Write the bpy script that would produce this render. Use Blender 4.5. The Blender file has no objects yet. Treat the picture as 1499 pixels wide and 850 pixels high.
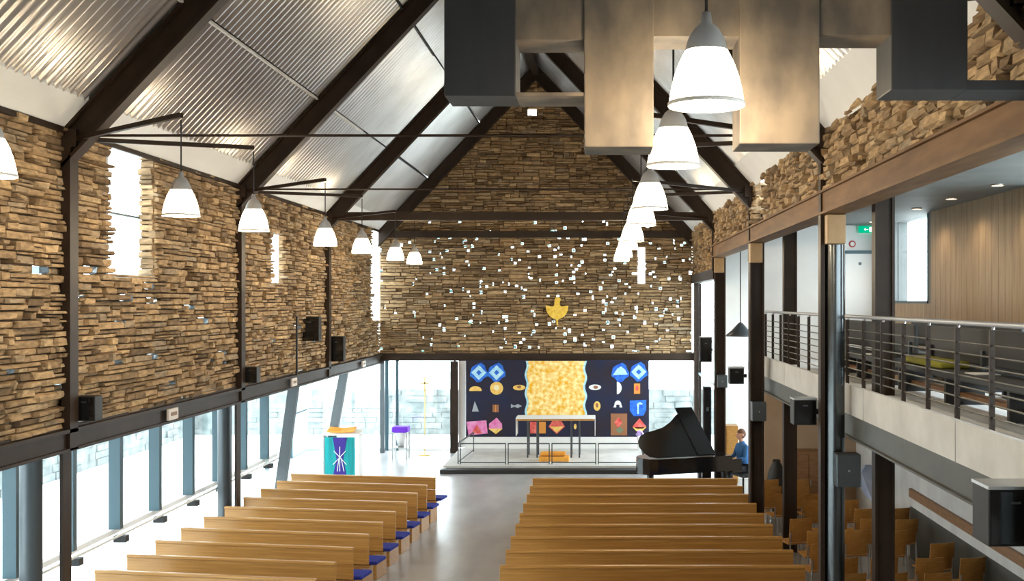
import bpy, bmesh, math, random
import numpy as np
from mathutils import Vector, Matrix

# ------------------------------------------------------------------ camera, world, exposure
scene = bpy.context.scene
COL = scene.collection
F, VX, VY, EYE = 1600.0, 877.0, 442.0, 4.2          # focal length in px, vanishing point, eye height
cam_d = bpy.data.cameras.new('camera'); cam = bpy.data.objects.new('camera', cam_d); COL.objects.link(cam)
cam.location = (0, 0, EYE); cam.rotation_euler = (math.pi/2, 0, 0)
cam_d.sensor_width = 36.0; cam_d.lens = F/1499*36
cam_d.shift_x = -(VX-749.5)/1499; cam_d.shift_y = (VY-425)/1499
cam_d.clip_start = .05; cam_d.clip_end = 300
scene.camera = cam
scene.view_settings.view_transform = 'Standard'; scene.view_settings.look = 'None'
scene.view_settings.gamma = 1; scene.view_settings.use_curve_mapping = False
scene.view_settings.exposure = 0.38
SKY = 7.5
LAMP_EMIT = 21.0
LAMP_W = 40.0
w = bpy.data.worlds.new('overcast_sky'); scene.world = w; w.use_nodes = True
bg = w.node_tree.nodes['Background']; bg.inputs[0].default_value = (.88, .96, 1.0, 1); bg.inputs[1].default_value = SKY
scene.cycles.max_bounces = 8; scene.cycles.diffuse_bounces = 4; scene.cycles.glossy_bounces = 4
scene.cycles.transparent_max_bounces = 16; scene.cycles.transmission_bounces = 6
scene.cycles.sample_clamp_indirect = 6.0
scene.cycles.caustics_reflective = False; scene.cycles.caustics_refractive = False
scene.cycles.use_denoising = True
def portal(loc, rot, sx, sy):
    # portals give off no light of their own: they only guide the sampling of the sky through the glazing
    l = bpy.data.lights.new('window_portal', 'AREA'); l.shape = 'RECTANGLE'; l.size = sx; l.size_y = sy; l.energy = 1
    l.cycles.is_portal = True
    o = bpy.data.objects.new('window_portal', l); COL.objects.link(o); o.location = loc; o.rotation_euler = rot
H = math.pi/2
portal((-7.0, 9.0, 1.3), (0, -H, 0), 2.7, 28)          # long glazing beside the pews
portal((-8.4, 27.2, 1.3), (0, -H, 0), 2.7, 8)          # baptistery side
portal((-5.9, 31.4, 1.3), (-H, 0, 0), 4.8, 2.7)        # end glazing
portal((2.0, 31.4, 1.3), (-H, 0, 0), 1.4, 2.7)
portal((-6.75, 30.1, 4.95), (0, -H, 0), 2.5, 1.0)
portal((-6.75, 14.46, 5.38), (0, -H, 0), 1.7, 1.4)
portal((5.6, 18.2, 4.85), (0, H, 0), 1.4, 2.1)
portal((5.6, 24.0, 2.8), (0, H, 0), 4.4, 3.2)
portal((3.1, 28.5, 2.6), (0, H, 0), 4.4, 3.8)
portal((5.6, 4.2, 4.45), (0, H, 0), 2.3, 17.4)
rnd = random.Random(7)

# ------------------------------------------------------------------ helpers
def P(x, y, Y):                                       # photo pixel at depth Y
    return Vector(((x-VX)*Y/F, Y, EYE-(y-VY)*Y/F))
def PX(x, Y): return (x-VX)*Y/F
def PZ(y, Y): return EYE-(y-VY)*Y/F

class MB:
    def __init__(s): s.v = []; s.f = []; s.sm = False
    def add(s, vs, fs):
        n = len(s.v); s.v += [tuple(v) for v in vs]; s.f += [tuple(i+n for i in f) for f in fs]; return s
    def box(s, x0, x1, y0, y1, z0, z1):
        x0, x1 = min(x0, x1), max(x0, x1); y0, y1 = min(y0, y1), max(y0, y1); z0, z1 = min(z0, z1), max(z0, z1)
        return s.add([(x0,y0,z0),(x1,y0,z0),(x1,y1,z0),(x0,y1,z0),(x0,y0,z1),(x1,y0,z1),(x1,y1,z1),(x0,y1,z1)],
                     [(0,3,2,1),(4,5,6,7),(0,1,5,4),(1,2,6,5),(2,3,7,6),(3,0,4,7)])
    def cbox(s, x0, x1, y0, y1, z0, z1, b=.01):      # box with chamfered edges
        bm = bmesh.new(); bmesh.ops.create_cube(bm, size=1)
        for v in bm.verts:
            v.co = Vector(((x0+x1)/2+v.co.x*(x1-x0), (y0+y1)/2+v.co.y*(y1-y0), (z0+z1)/2+v.co.z*(z1-z0)))
        bmesh.ops.bevel(bm, geom=list(bm.edges), offset=b, segments=2, profile=.5, affect='EDGES')
        bm.verts.index_update()
        s.add([v.co[:] for v in bm.verts], [[v.index for v in f.verts] for f in bm.faces]); bm.free(); return s
    def bar(s, a, b, w, h=None, up=(0,0,1)):          # rectangular bar from a to b
        a, b = Vector(a), Vector(b); h = h or w; d = (b-a).normalized(); u = Vector(up)
        if abs(d.dot(u)) > .99: u = Vector((0,1,0))
        sx = d.cross(u).normalized()*w/2; sz = sx.cross(d).normalized()*h/2
        vs = [p+q for p in (a, b) for q in (-sx-sz, sx-sz, sx+sz, -sx+sz)]
        return s.add(vs, [(0,1,2,3),(7,6,5,4),(0,4,5,1),(1,5,6,2),(2,6,7,3),(3,7,4,0)])
    def tube(s, a, b, r, n=12, r2=None):
        a, b = Vector(a), Vector(b); r2 = r if r2 is None else r2; d = (b-a).normalized()
        u = Vector((0,0,1)) if abs(d.z) < .9 else Vector((1,0,0)); x = d.cross(u).normalized(); y = d.cross(x)
        c = [(math.cos(2*math.pi*i/n), math.sin(2*math.pi*i/n)) for i in range(n)]
        vs = [a+(x*p+y*q)*r for p, q in c]+[b+(x*p+y*q)*r2 for p, q in c]
        fs = [(i, (i+1)%n, n+(i+1)%n, n+i) for i in range(n)]+[tuple(range(n-1,-1,-1)), tuple(range(n, 2*n))]
        return s.add(vs, fs)
    def lathe(s, prof, n=24, c=(0,0,0)):
        vs = [(c[0]+r*math.cos(2*math.pi*i/n), c[1]+r*math.sin(2*math.pi*i/n), c[2]+z) for r, z in prof for i in range(n)]
        fs = [(k*n+i, k*n+(i+1)%n, (k+1)*n+(i+1)%n, (k+1)*n+i) for k in range(len(prof)-1) for i in range(n)]
        return s.add(vs, fs)
    def prism(s, pts, fn):                            # polygon (2D) extruded between fn(p,0) and fn(p,1)
        n = len(pts); vs = [fn(p, 0) for p in pts]+[fn(p, 1) for p in pts]
        return s.add(vs, [tuple(range(n)), tuple(range(2*n-1, n-1, -1))]+[(i, n+i, n+(i+1)%n, (i+1)%n) for i in range(n)])
    def mesh(s, name, mat, origin=(0,0,0), smooth=False):
        me = bpy.data.meshes.new(name); o = Vector(origin)
        me.from_pydata([tuple(Vector(v)-o) for v in s.v], [], s.f)
        bm = bmesh.new(); bm.from_mesh(me); bmesh.ops.recalc_face_normals(bm, faces=bm.faces); bm.to_mesh(me); bm.free()
        if smooth: me.polygons.foreach_set('use_smooth', [True]*len(me.polygons))
        me.materials.append(mat); me.update(); return me
    def build(s, name, mat, parent=None, smooth=False, angle=None):
        org = parent_origin(parent)
        me = s.mesh(name, mat, org, smooth or angle is not None)
        o = bpy.data.objects.new(name, me); COL.objects.link(o); o.parent = parent
        if angle is not None:
            try: me.set_sharp_from_angle(angle=math.radians(angle))
            except Exception: pass
        return o
ORG = {}
def parent_origin(p):
    v = Vector((0,0,0))
    while p is not None: v += p.location; p = p.parent
    return v
def tag(o, label=None, cat=None, group=None, kind=None):
    if label: o['label'] = label
    if cat: o['category'] = cat
    if group: o['group'] = group
    if kind: o['kind'] = kind
    return o
def thing(name, label, cat, loc=(0,0,0), group=None, rz=0):
    o = bpy.data.objects.new(name, None); COL.objects.link(o); o.location = loc; o.rotation_euler = (0,0,rz)
    o.empty_display_size = .1
    return tag(o, label, cat, group)
def struct(o, label=None, cat=None): return tag(o, label, cat, kind='structure')
def copy_tree(o, parent=None):
    c = o.copy(); COL.objects.link(c); c.parent = parent
    for ch in list(o.children): copy_tree(ch, c)
    return c
ORD = ['first','second','third','fourth','fifth','sixth','seventh','eighth','ninth','tenth','eleventh','twelfth','thirteenth']

# ------------------------------------------------------------------ materials
def mat(name, c, rough=.6, metal=0.0, c2=None, scale=4.0, stretch=(1,1,1), bump=0.0, spec=.5, detail=4, coords='Object', contrast=(.3,.7)):
    m = bpy.data.materials.new(name); m.use_nodes = True; nt = m.node_tree; b = nt.nodes['Principled BSDF']
    b.inputs['Roughness'].default_value = rough; b.inputs['Metallic'].default_value = metal
    b.inputs['Specular IOR Level'].default_value = spec
    if c2 is None: b.inputs['Base Color'].default_value = (*c, 1)
    else:
        tc = nt.nodes.new('ShaderNodeTexCoord'); mp = nt.nodes.new('ShaderNodeMapping'); mp.inputs['Scale'].default_value = stretch
        nz = nt.nodes.new('ShaderNodeTexNoise'); nz.inputs['Scale'].default_value = scale; nz.inputs['Detail'].default_value = detail
        rp = nt.nodes.new('ShaderNodeValToRGB'); rp.color_ramp.elements[0].color = (*c, 1); rp.color_ramp.elements[1].color = (*c2, 1)
        rp.color_ramp.elements[0].position, rp.color_ramp.elements[1].position = contrast
        nt.links.new(tc.outputs[coords], mp.inputs[0]); nt.links.new(mp.outputs[0], nz.inputs[0])
        nt.links.new(nz.outputs[0], rp.inputs[0]); nt.links.new(rp.outputs[0], b.inputs['Base Color'])
        if bump:
            bp = nt.nodes.new('ShaderNodeBump'); bp.inputs['Strength'].default_value = bump; bp.inputs['Distance'].default_value = .02
            nt.links.new(nz.outputs[0], bp.inputs['Height']); nt.links.new(bp.outputs[0], b.inputs['Normal'])
    return m
def emit(name, c, s):
    m = bpy.data.materials.new(name); m.use_nodes = True; nt = m.node_tree; nt.nodes.remove(nt.nodes['Principled BSDF'])
    e = nt.nodes.new('ShaderNodeEmission'); e.inputs[0].default_value = (*c, 1); e.inputs[1].default_value = s
    nt.links.new(e.outputs[0], nt.nodes['Material Output'].inputs[0]); return m
def pane(name, tint=(.95,.98,.98), gloss=.06, diff=0.0, dcol=(.9,.95,.95)):
    m = bpy.data.materials.new(name); m.use_nodes = True; nt = m.node_tree; nt.nodes.remove(nt.nodes['Principled BSDF'])
    t = nt.nodes.new('ShaderNodeBsdfTransparent'); t.inputs[0].default_value = (*tint, 1)
    g = nt.nodes.new('ShaderNodeBsdfGlossy'); g.inputs['Roughness'].default_value = .03
    mx = nt.nodes.new('ShaderNodeMixShader'); mx.inputs[0].default_value = gloss
    nt.links.new(t.outputs[0], mx.inputs[1]); nt.links.new(g.outputs[0], mx.inputs[2]); last = mx
    if diff:
        d = nt.nodes.new('ShaderNodeBsdfTranslucent'); d.inputs[0].default_value = (*dcol, 1)
        m2 = nt.nodes.new('ShaderNodeMixShader'); m2.inputs[0].default_value = diff
        nt.links.new(mx.outputs[0], m2.inputs[1]); nt.links.new(d.outputs[0], m2.inputs[2]); last = m2
    nt.links.new(last.outputs[0], nt.nodes['Material Output'].inputs[0]); return m
def stone_mat(name, per_object):
    m = bpy.data.materials.new(name); m.use_nodes = True; nt = m.node_tree; b = nt.nodes['Principled BSDF']
    b.inputs['Roughness'].default_value = .85; b.inputs['Specular IOR Level'].default_value = .25
    if per_object: src = nt.nodes.new('ShaderNodeObjectInfo').outputs['Random']
    else:
        a = nt.nodes.new('ShaderNodeAttribute'); a.attribute_name = 'tint'; src = a.outputs['Fac']
    rp = nt.nodes.new('ShaderNodeValToRGB'); e = rp.color_ramp.elements
    e[0].position = 0; e[0].color = (.15,.098,.055,1); e[1].position = 1; e[1].color = (.58,.395,.205,1)
    for p, c in ((.2,(.26,.172,.094,1)),(.5,(.37,.247,.133,1)),(.75,(.46,.31,.166,1)),(.9,(.31,.235,.155,1))):
        x = e.new(p); x.color = c
    nt.links.new(src, rp.inputs[0])
    ge = nt.nodes.new('ShaderNodeNewGeometry'); mp = nt.nodes.new('ShaderNodeMapping'); mp.inputs['Scale'].default_value = (5,5,16)
    nz = nt.nodes.new('ShaderNodeTexNoise'); nz.inputs['Scale'].default_value = 1.6; nz.inputs['Detail'].default_value = 6
    nt.links.new(ge.outputs['Position'], mp.inputs[0]); nt.links.new(mp.outputs[0], nz.inputs[0])
    mr = nt.nodes.new('ShaderNodeMapRange'); mr.inputs[1].default_value = .3; mr.inputs[2].default_value = .7
    mr.inputs[3].default_value = .6; mr.inputs[4].default_value = 1.3
    nt.links.new(nz.outputs[0], mr.inputs[0])
    mx = nt.nodes.new('ShaderNodeMix'); mx.data_type = 'RGBA'; mx.blend_type = 'MULTIPLY'; mx.inputs[0].default_value = 1
    nt.links.new(rp.outputs[0], mx.inputs[6]); nt.links.new(mr.outputs[0], mx.inputs[7]); nt.links.new(mx.outputs[2], b.inputs['Base Color'])
    bp = nt.nodes.new('ShaderNodeBump'); bp.inputs['Strength'].default_value = .6; bp.inputs['Distance'].default_value = .02
    nt.links.new(nz.outputs[0], bp.inputs['Height']); nt.links.new(bp.outputs[0], b.inputs['Normal'])
    return m
M = dict(
    stone=stone_mat('slate_stone', True), stones=stone_mat('slate_stone_course', False),
    gap=mat('stone_joint', (.085,.064,.045), .95),
    chip=pane('green_glass_chip', (.07,.115,.09), .08, .04, (.3,.5,.4)),
    chipw=pane('white_glass_chip', (.16,.18,.17), .08, .05, (.5,.55,.52)),
    chipl=pane('pale_glass_lump', (.10,.13,.14), .12, .10, (.7,.8,.85)),
    chipb=pane('blue_glass_chip', (.03,.065,.065), .1, .03, (.2,.4,.4)),
    steel=mat('dark_brown_steel', (.022,.013,.008), .5, 0, (.036,.021,.013), 3, spec=.25),
    bronze=mat('bronze_painted_beam', (.115,.056,.022), .6, 0, (.20,.105,.045), 2.5, (4,.6,4), spec=.2),
    black=mat('black_lacquer', (.008,.008,.009), .12, 0, spec=.6),
    blackm=mat('black_matt', (.012,.012,.013), .55, 0),
    fin=mat('blue_grey_mullion', (.04,.09,.115), .4, .1),
    greysteel=mat('grey_steel', (.085,.10,.11), .35, .4),
    shiny=mat('polished_steel_tube', (.10,.11,.115), .22, .9),
    railm=mat('dull_handrail', (.38,.40,.44), .5, .4),
    alu=mat('satin_aluminium', (.62,.62,.62), .3, .9),
    corr=mat('corrugated_aluminium', (.50,.48,.46), .30, .85, (.60,.58,.56), 1.2, contrast=(.35,.65)),
    white=mat('white_plaster', (.78,.78,.77), .7, 0, (.84,.84,.83), 2),
    concrete=mat('pale_concrete', (.50,.49,.47), .8, 0, (.64,.63,.61), 2.2, (1,1,1), .1),
    greyc=mat('dark_grey_ceiling', (.13,.14,.14), .6, 0, (.17,.18,.18), 2),
    pew=mat('honey_oak', (.42,.20,.045), .32, 0, (.58,.31,.085), 3, (.5,7,12)),
    pew2=mat('chair_plywood', (.40,.19,.045), .35, 0, (.52,.27,.075), 4, (2,2,9)),
    walnut=mat('brown_timber', (.20,.10,.045), .5, 0, (.30,.16,.075), 3, (2,2,10)),
    board=mat('gallery_board', (.30,.20,.115), .5, 0, (.42,.30,.18), 2.5, (6,6,.6)),
    boxw=mat('aged_oak_box', (.075,.062,.05), .65, 0, (.20,.155,.11), 2.4, (1.6,1.6,.9), .2, detail=9, contrast=(.36,.66)),
    boxd=mat('dark_oak_box', (.012,.013,.016), .6, 0, (.02,.021,.024), 3, (3,3,.7), .1),  # much darker oak tone, used on the outer boxes
    blue=mat('royal_blue_cushion', (.012,.03,.33), .85),
    floor=mat('polished_slate_floor', (.34,.335,.34), .27, 0, (.46,.455,.46), 1.6, (1,.35,1), detail=6),
    carpet=mat('pale_gallery_floor', (.70,.71,.72), .5, 0, (.78,.79,.8), 2),
    dsteel=mat('dark_grey_steel', (.075,.075,.068), .5, .3, (.10,.10,.09), 3), tan=mat('tan_plaster', (.40,.28,.18), .8, 0, (.46,.33,.22), 2),
    paving=mat('pale_paving', (.62,.63,.62), .8, 0, (.75,.75,.73), 1.2),
    garden=mat('pale_garden_stone', (.13,.15,.15), .9, 0, (.30,.32,.32), 2.5),
    glass=pane('window_glass'), frost=pane('frosted_glass', (.5,.62,.68), .05, .6, (.6,.72,.78)),
    gold=mat('gold_leaf', (.72,.45,.04), .4, .25, (.9,.66,.12), 14),
    navy=mat('navy_textile', (.010,.016,.055), .9, 0, (.022,.014,.02), 1.5),
    yellow=mat('golden_textile', (.85,.42,.01), .8, 0, (1.0,.86,.42), 9, (1,1,1), detail=9, contrast=(.36,.66)),
    cloth=mat('white_linen', (.85,.85,.85), .8), orange=mat('orange_kneeler', (.75,.30,.03), .6, 0, (.85,.42,.06), 6),
    purple=mat('violet_cloth', (.16,.03,.62), .8), teal=mat('teal_cloth', (.0,.22,.24), .75, 0, (.0,.38,.40), 3, (6,6,.5)),
    violet=mat('indigo_cloth', (.04,.02,.25), .8), lilac=mat('lilac_flower', (.55,.38,.80), .7),
    sky=mat('shirt_blue', (.03,.13,.34), .8), skin=mat('skin', (.62,.33,.22), .5), hair=mat('brown_hair', (.12,.045,.02), .7),
    trouser=mat('dark_trousers', (.012,.013,.02), .8), olive=mat('olive_cushion', (.26,.23,.02), .8),
    coat=mat('pale_blue_coat', (.42,.46,.55), .85, 0, (.22,.26,.38), 5),
    exitg=emit('exit_sign_green', (.0,.42,.22), 1.0), exitw=emit('exit_sign_white', (.9,1,.95), 1.2),
    red=mat('red_ring', (.45,.03,.02), .5), plate=mat('sign_plate', (.75,.68,.62), .5),
    shade=emit('lamp_glow', (1.0,.82,.56), LAMP_EMIT), down=emit('downlight_glow', (1,.75,.45), 6.0),
    cap=mat('brushed_lamp_cap', (.55,.53,.52), .5, .1), rim=mat('pale_lamp_rim', (.8,.75,.68), .5),
    lamplens=mat('luminaire_box', (.30,.18,.08), .5, 0, (.40,.26,.13), 5),
)

# ------------------------------------------------------------------ main dimensions
XL, XR = -6.15, 2.6                 # faces of the two long walls
XM = (XL+XR)/2                      # ridge line
D = 30.6                            # end wall
ZT = 6.2                            # wall head
SLOPE = (10.85-ZT)/(XM-XL)
def roof_z(x): return 10.85-SLOPE*abs(x-XM)
FR = [-5.4, .6, 6.6, 12.6, 18.6, 24.6, 30.6]
YB = -5.4

# ------------------------------------------------------------------ floor, outside ground
floor = struct(MB().box(-8.4, 5.4, YB-.2, 31.2, -.2, 0).build('floor', M['floor']), 'polished grey stone floor of the nave')
struct(MB().box(-40, 40, -30, 70, -.45, -.22).build('outside_ground', M['paving']), 'pale paving outside the glazing')

# ------------------------------------------------------------------ dry stone walls
def unit_stone(r):
    j = lambda a: r.uniform(-a, a)
    back = [(-.5,0,-.5),(.5,0,-.5),(.5,0,.5),(-.5,0,.5)]
    mid = [(x+j(.03), -.72+j(.08), z+j(.09)) for x, _, z in back]
    fr = [(x*.92+j(.04), -1+j(.12), z*.76+j(.12)) for x, _, z in back]
    return back+mid+fr
SF = [(0,1,5,4),(1,2,6,5),(2,3,7,6),(3,0,4,7),(4,5,9,8),(5,6,10,9),(6,7,11,10),(7,4,8,11),(8,9,10,11)]
UNITS = [unit_stone(rnd) for _ in range(14)]
UMESH = []
for k, u in enumerate(UNITS):
    me = bpy.data.meshes.new('stone'); me.from_pydata(u, [], SF); me.materials.append(M['stone']); me.update(); UMESH.append(me)
CHIPMESH = {}
for key in ('chip','chipw','chipb'):
    me = bpy.data.meshes.new('glass_chip'); me.from_pydata(UNITS[3], [], SF); me.materials.append(M[key]); me.update(); CHIPMESH[key] = me

def pack(u0, u1, z0, z1, holes, top, r, wr=(.2,.7), hr=(.05,.12), glass=None):
    """random rubble: always fill the lowest gap; returns (u, z, w, h, kind)"""
    q = .04; n = max(1, round((u1-u0)/q)); q = (u1-u0)/n
    Hs = np.full(n, z0); out = []
    uc = u0+(np.arange(n)+.5)*q
    lim = np.array([min(z1, top(u)) for u in uc]) if top else np.full(n, z1)
    def step_hole():
        for (a, b, c, d) in holes:
            m = (uc > a) & (uc < b) & (Hs >= c-1e-6) & (Hs < d-1e-6); Hs[m] = d
    def ceiling(i0, i1, z):
        c = lim[i0:i1].max()
        for (a, b, hc, d) in holes:
            if uc[i0] < b and uc[i1-1] > a and hc > z-1e-6: c = min(c, hc)
        return c
    step_hole()
    for _ in range(20000):
        act = np.where(Hs < lim-.012, Hs, 1e9); i = int(act.argmin())
        if act[i] > 1e8: break
        z = Hs[i]; a = i
        while a > 0 and abs(Hs[a-1]-z) < 1e-6 and act[a-1] < 1e8: a -= 1
        b = i+1
        while b < n and abs(Hs[b]-z) < 1e-6 and act[b] < 1e8: b += 1
        run = b-a; kind = None
        wd = r.uniform(*wr)*r.choice((.6, 1, 1, 1.2))
        if glass:
            kind = glass(u0+(a+.5)*q, z)
            if kind: wd = r.uniform(.04, .10) if kind != 'chipl' else r.uniform(.14, .24)
        wc = max(1, round(wd/q))
        if run-wc < 3: wc = run if not kind else min(run, wc)
        i0, i1 = (a, a+wc) if r.random() < .5 else (b-wc, b)
        h = r.uniform(*hr)
        if kind: h = r.uniform(.035, .07) if kind != 'chipl' else r.uniform(.06, .09)
        nb = []
        if i0 > 0: nb.append(Hs[i0-1]-z)
        if i1 < n: nb.append(Hs[i1]-z)
        for x in nb:
            if .03 < x < .16 and abs(x-h) < .035: h = x
        c = ceiling(i0, i1, z)
        if z+h > c-.03: h = c-z
        if h > .16: h = .1
        h = min(h, c-z)
        out.append((u0+(i0+i1)/2*q, z, (i1-i0)*q, h, kind)); Hs[i0:i1] = z+h; step_hole()
    return out

def stone_face(parent, O, U, N, stones, r, limit=300, allow=True):
    """build packed stones on the plane O + u U + z Z, facing N; the stones showing largest become parts of their own"""
    O, U, N = Vector(O), Vector(U), Vector(N); Z = Vector((0,0,1))
    rank = []
    for k, (u, z, w_, h, kind) in enumerate(stones):
        p = O+U*u+Z*(z+h/2); vis = 0
        if p.y > 1:
            x, y = VX+F*p.x/p.y, VY-F*(p.z-EYE)/p.y
            if -10 < x < 1509 and -10 < y < 860:
                vis = w_*h*abs(N.dot((Vector((0,0,EYE))-p).normalized()))/p.y**2
        rank.append((vis, k))
    rank.sort(reverse=True)
    single = set(k for v, k in rank[:limit] if v > 0) if allow else set()
    V = []; Fc = []; T = []; bv = []; bf = []; cv = {}
    mw = Matrix(((U.x, -N.x, 0), (U.y, -N.y, 0), (0, 0, 1))).to_4x4()
    for k, (u, z, w_, h, kind) in enumerate(stones):
        g = .009; proud = r.choice((-.01,0,.01,.02,.03,.045,.065)) + r.uniform(-.008,.008)
        if r.random() < (.22 if w_ < .15 else .04): proud = -.065
        dep = .10+proud; c = O+U*u+Z*(z+h/2)-N*.10
        sx, sz = max(.02, w_-g), max(.015, h-g); ui = r.randrange(len(UNITS)); fl = r.choice((-1, 1))
        if kind:
            V2 = cv.setdefault(kind, ([], [])); n = len(V2[0])
            V2[0].extend((c+U*(v[0]*sx)-N*(v[1]*.11)+Z*(v[2]*sz))[:] for v in UNITS[ui]); V2[1].extend(tuple(i+n for i in f) for f in SF)
            continue
        b0 = O-N*.075; n = len(bv)
        for du, dz in ((-.5,0),(.5,0),(.5,1),(-.5,1)): bv.append((b0+U*(u+du*w_)+Z*(z+dz*h))[:])
        bf.append((n,n+1,n+2,n+3))
        if k in single:
            o = bpy.data.objects.new('stone', UMESH[ui]); COL.objects.link(o); o.parent = parent
            o.matrix_local = Matrix.Translation(c) @ mw @ Matrix.Diagonal((sx, dep, sz, 1))
        else:
            n = len(V); V.extend((c+U*(v[0]*sx)-N*(v[1]*dep)+Z*(v[2]*sz))[:] for v in UNITS[ui]); Fc.extend(tuple(i+n for i in f) for f in SF)
            T.extend([r.random()]*12)
    if V:
        me = bpy.data.meshes.new('stone_courses'); me.from_pydata(V, [], Fc); at = me.attributes.new('tint', 'FLOAT', 'POINT')
        at.data.foreach_set('value', T); me.materials.append(M['stones']); me.update()
        o = bpy.data.objects.new('stone_courses', me); COL.objects.link(o); o.parent = parent; o['kind'] = 'stuff'
    if bv:
        me = bpy.data.meshes.new('stone_backing'); me.from_pydata(bv, [], bf); me.materials.append(M['gap']); me.update()
        o = bpy.data.objects.new('stone_backing', me); COL.objects.link(o); o.parent = parent
    for kind, (vv, ff) in cv.items():
        me = bpy.data.meshes.new('glass_chips'); me.from_pydata(vv, [], ff); me.materials.append(M[kind]); me.update()
        o = bpy.data.objects.new('glass_chips', me); COL.objects.link(o); o.parent = parent; o['kind'] = 'stuff'
        o['label'] = {'chip':'green glass chips set between the stones','chipw':'clear glass chips set between the stones','chipb':'blue glass chips set between the stones','chipl':'pale glass lumps set between the stones'}[kind]

def wall_root(name, label):
    o = bpy.data.objects.new(name, None); COL.objects.link(o); return struct(o, label)

ZB = 2.75                                         # head of the glazing, foot of the stone
# --- left wall
r = random.Random(11)
wl = wall_root('wall_left', 'long brown dry stone wall above the floor-length glazing')
holesL = [(13.76,15.16,4.56,9), (20.6,21.3,4.57,5.5), (29.6,30.6,3.7,9)]
chips_left = [(12.0,4.5),(11.6,3.5),(13.5,4.2),(14.1,3.95),(14.6,4.25),(14.0,3.4),(14.3,3.42),(16.2,3.9),(16.4,3.7),(17.2,3.3),(17.7,3.25),(15.6,3.0),(13.4,4.55),(14.9,4.4),
              (12.1,3.2),(20.4,3.5),(21.2,3.6),(22,3.3),(16.6,4.15),(12.9,4.2),(18.0,3.4)]
def glassL(u, z):
    for k, (a, b) in enumerate(chips_left):
        if abs(u-a) < .3 and abs(z-b) < .07:
            chips_left.pop(k); return 'chipl'
    return None
stL = pack(3.0, D, ZB, ZT, holesL, None, r, (.12,.62), (.04,.11), glassL)
stone_face(wl, (XL,0,0), (0,1,0), (1,0,0), stL, r)
MB().box(XL-.4, XL-.09, YB, 3.0, ZB, ZT).box(XL-.09, XL, YB, 3.0, ZB, ZT).build('plain_wall', M['walnut'], wl)
# far jambs of the windows, the same stone turned into the wall
for Yj, z0, z1 in ((15.16,4.56,ZT),):
    st = pack(XL-.22, XL-.02, z0, z1, [], None, r, (.15,.4), (.05,.12))
    stone_face(wl, (0,Yj-.02,0), (1,0,0), (0,-1,0), st, r, allow=False)
jm = MB()
for a, b, z0, z1 in ((13.76,15.16,4.56,ZT),(20.6,21.3,4.57,5.5),(29.6,30.6,3.7,ZT)):
    jm.box(XL-.22, XL-.03, a-.06, a, z0, z1).box(XL-.22, XL-.03, a-.06, b+.06, z0-.05, z0)
# the slit window widens outwards
xi, xo = XL-.09, XL-.30
jm.add([(xi,21.3,4.57),(xo,22.5,4.4),(xo,22.5,5.65),(xi,21.3,5.5)], [(0,1,2,3)]).add([(xi,20.6,5.5),(xi,21.3,5.5),(xo,22.5,5.65),(xo,20.5,5.65)], [(0,1,2,3)]).add([(xi,20.6,4.57),(xi,21.3,4.57),(xo,22.5,4.4),(xo,20.5,4.4)], [(0,1,2,3)])
jm.build('window_reveal', M['concrete'], wl)
# windows of the left wall
def window(n, boxes, frames, label, glassmat='glass'):
    o = bpy.data.objects.new('window_%d' % n, None); COL.objects.link(o); struct(o, label)
    for b in boxes: MB().box(*b).build('window_pane', M[glassmat], o)
    for b in frames: MB().box(*b).build('window_frame', M['fin'], o)
    return o
window(1, [(-6.37,-6.35,13.76,15.16,4.56,5.35),(-6.37,-6.35,13.76,15.16,5.39,ZT)], [(-6.385,-6.335,13.76,15.16,5.35,5.375)], 'tall window opening in the stone beside the first pendant lamps')
window(2, [(-6.46,-6.45,20.5,22.5,4.4,5.65)], [(-6.47,-6.44,22.46,22.5,4.4,5.65)], 'narrow slit window in the long stone wall')
window(3, [(-6.37,-6.35,29.63,30.6,3.72,ZT)], [(-6.385,-6.335,29.6,29.64,3.7,ZT),(-6.385,-6.335,30.1,30.14,3.7,ZT)], 'tall corner slit window beside the altar wall')

# --- end wall with the glass chips
r = random.Random(23)
we = wall_root('wall_back', 'altar wall of brown dry stone set with glass chips under a gable')
holesE = [(1.09,1.28,4.72,5.73),(-1.99,-1.77,9.43,9.6)]
chips_end = []
def glassE(u, z):
    if z > 6.45 or z < ZB+.03: return None
    p = .27 if z < 6.0 else .10
    p *= min(1, max(.25, (u+5.9)/2.3))
    if abs(u+1.17) < .35 and abs(z-3.95) < .4: p *= .4
    if r.random() < p and all(abs(u-a) > .13 or abs(z-b) > .05 for a, b in chips_end[-160:]):
        chips_end.append((u, z)); return r.choice(('chip','chip','chipw','chipw','chipb'))
    return None
topE = lambda u: roof_z(u)-.05
stE = pack(XL, XR, ZB, 10.8, holesE, topE, r, (.12,.62), (.045,.115), glassE)
stone_face(we, (0,D,0), (1,0,0), (0,-1,0), stE, r)
window(4, [(1.09,1.28,D+.25,D+.27,4.72,5.73)], [(1.09,1.11,D+.22,D+.27,4.72,5.73)], 'small slit window high in the altar wall')
window(5, [(-1.99,-1.77,D+.1,D+.12,9.43,9.6)], [(-1.99,-1.77,D+.09,D+.13,9.41,9.43)], 'tiny square window near the gable point')

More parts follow.
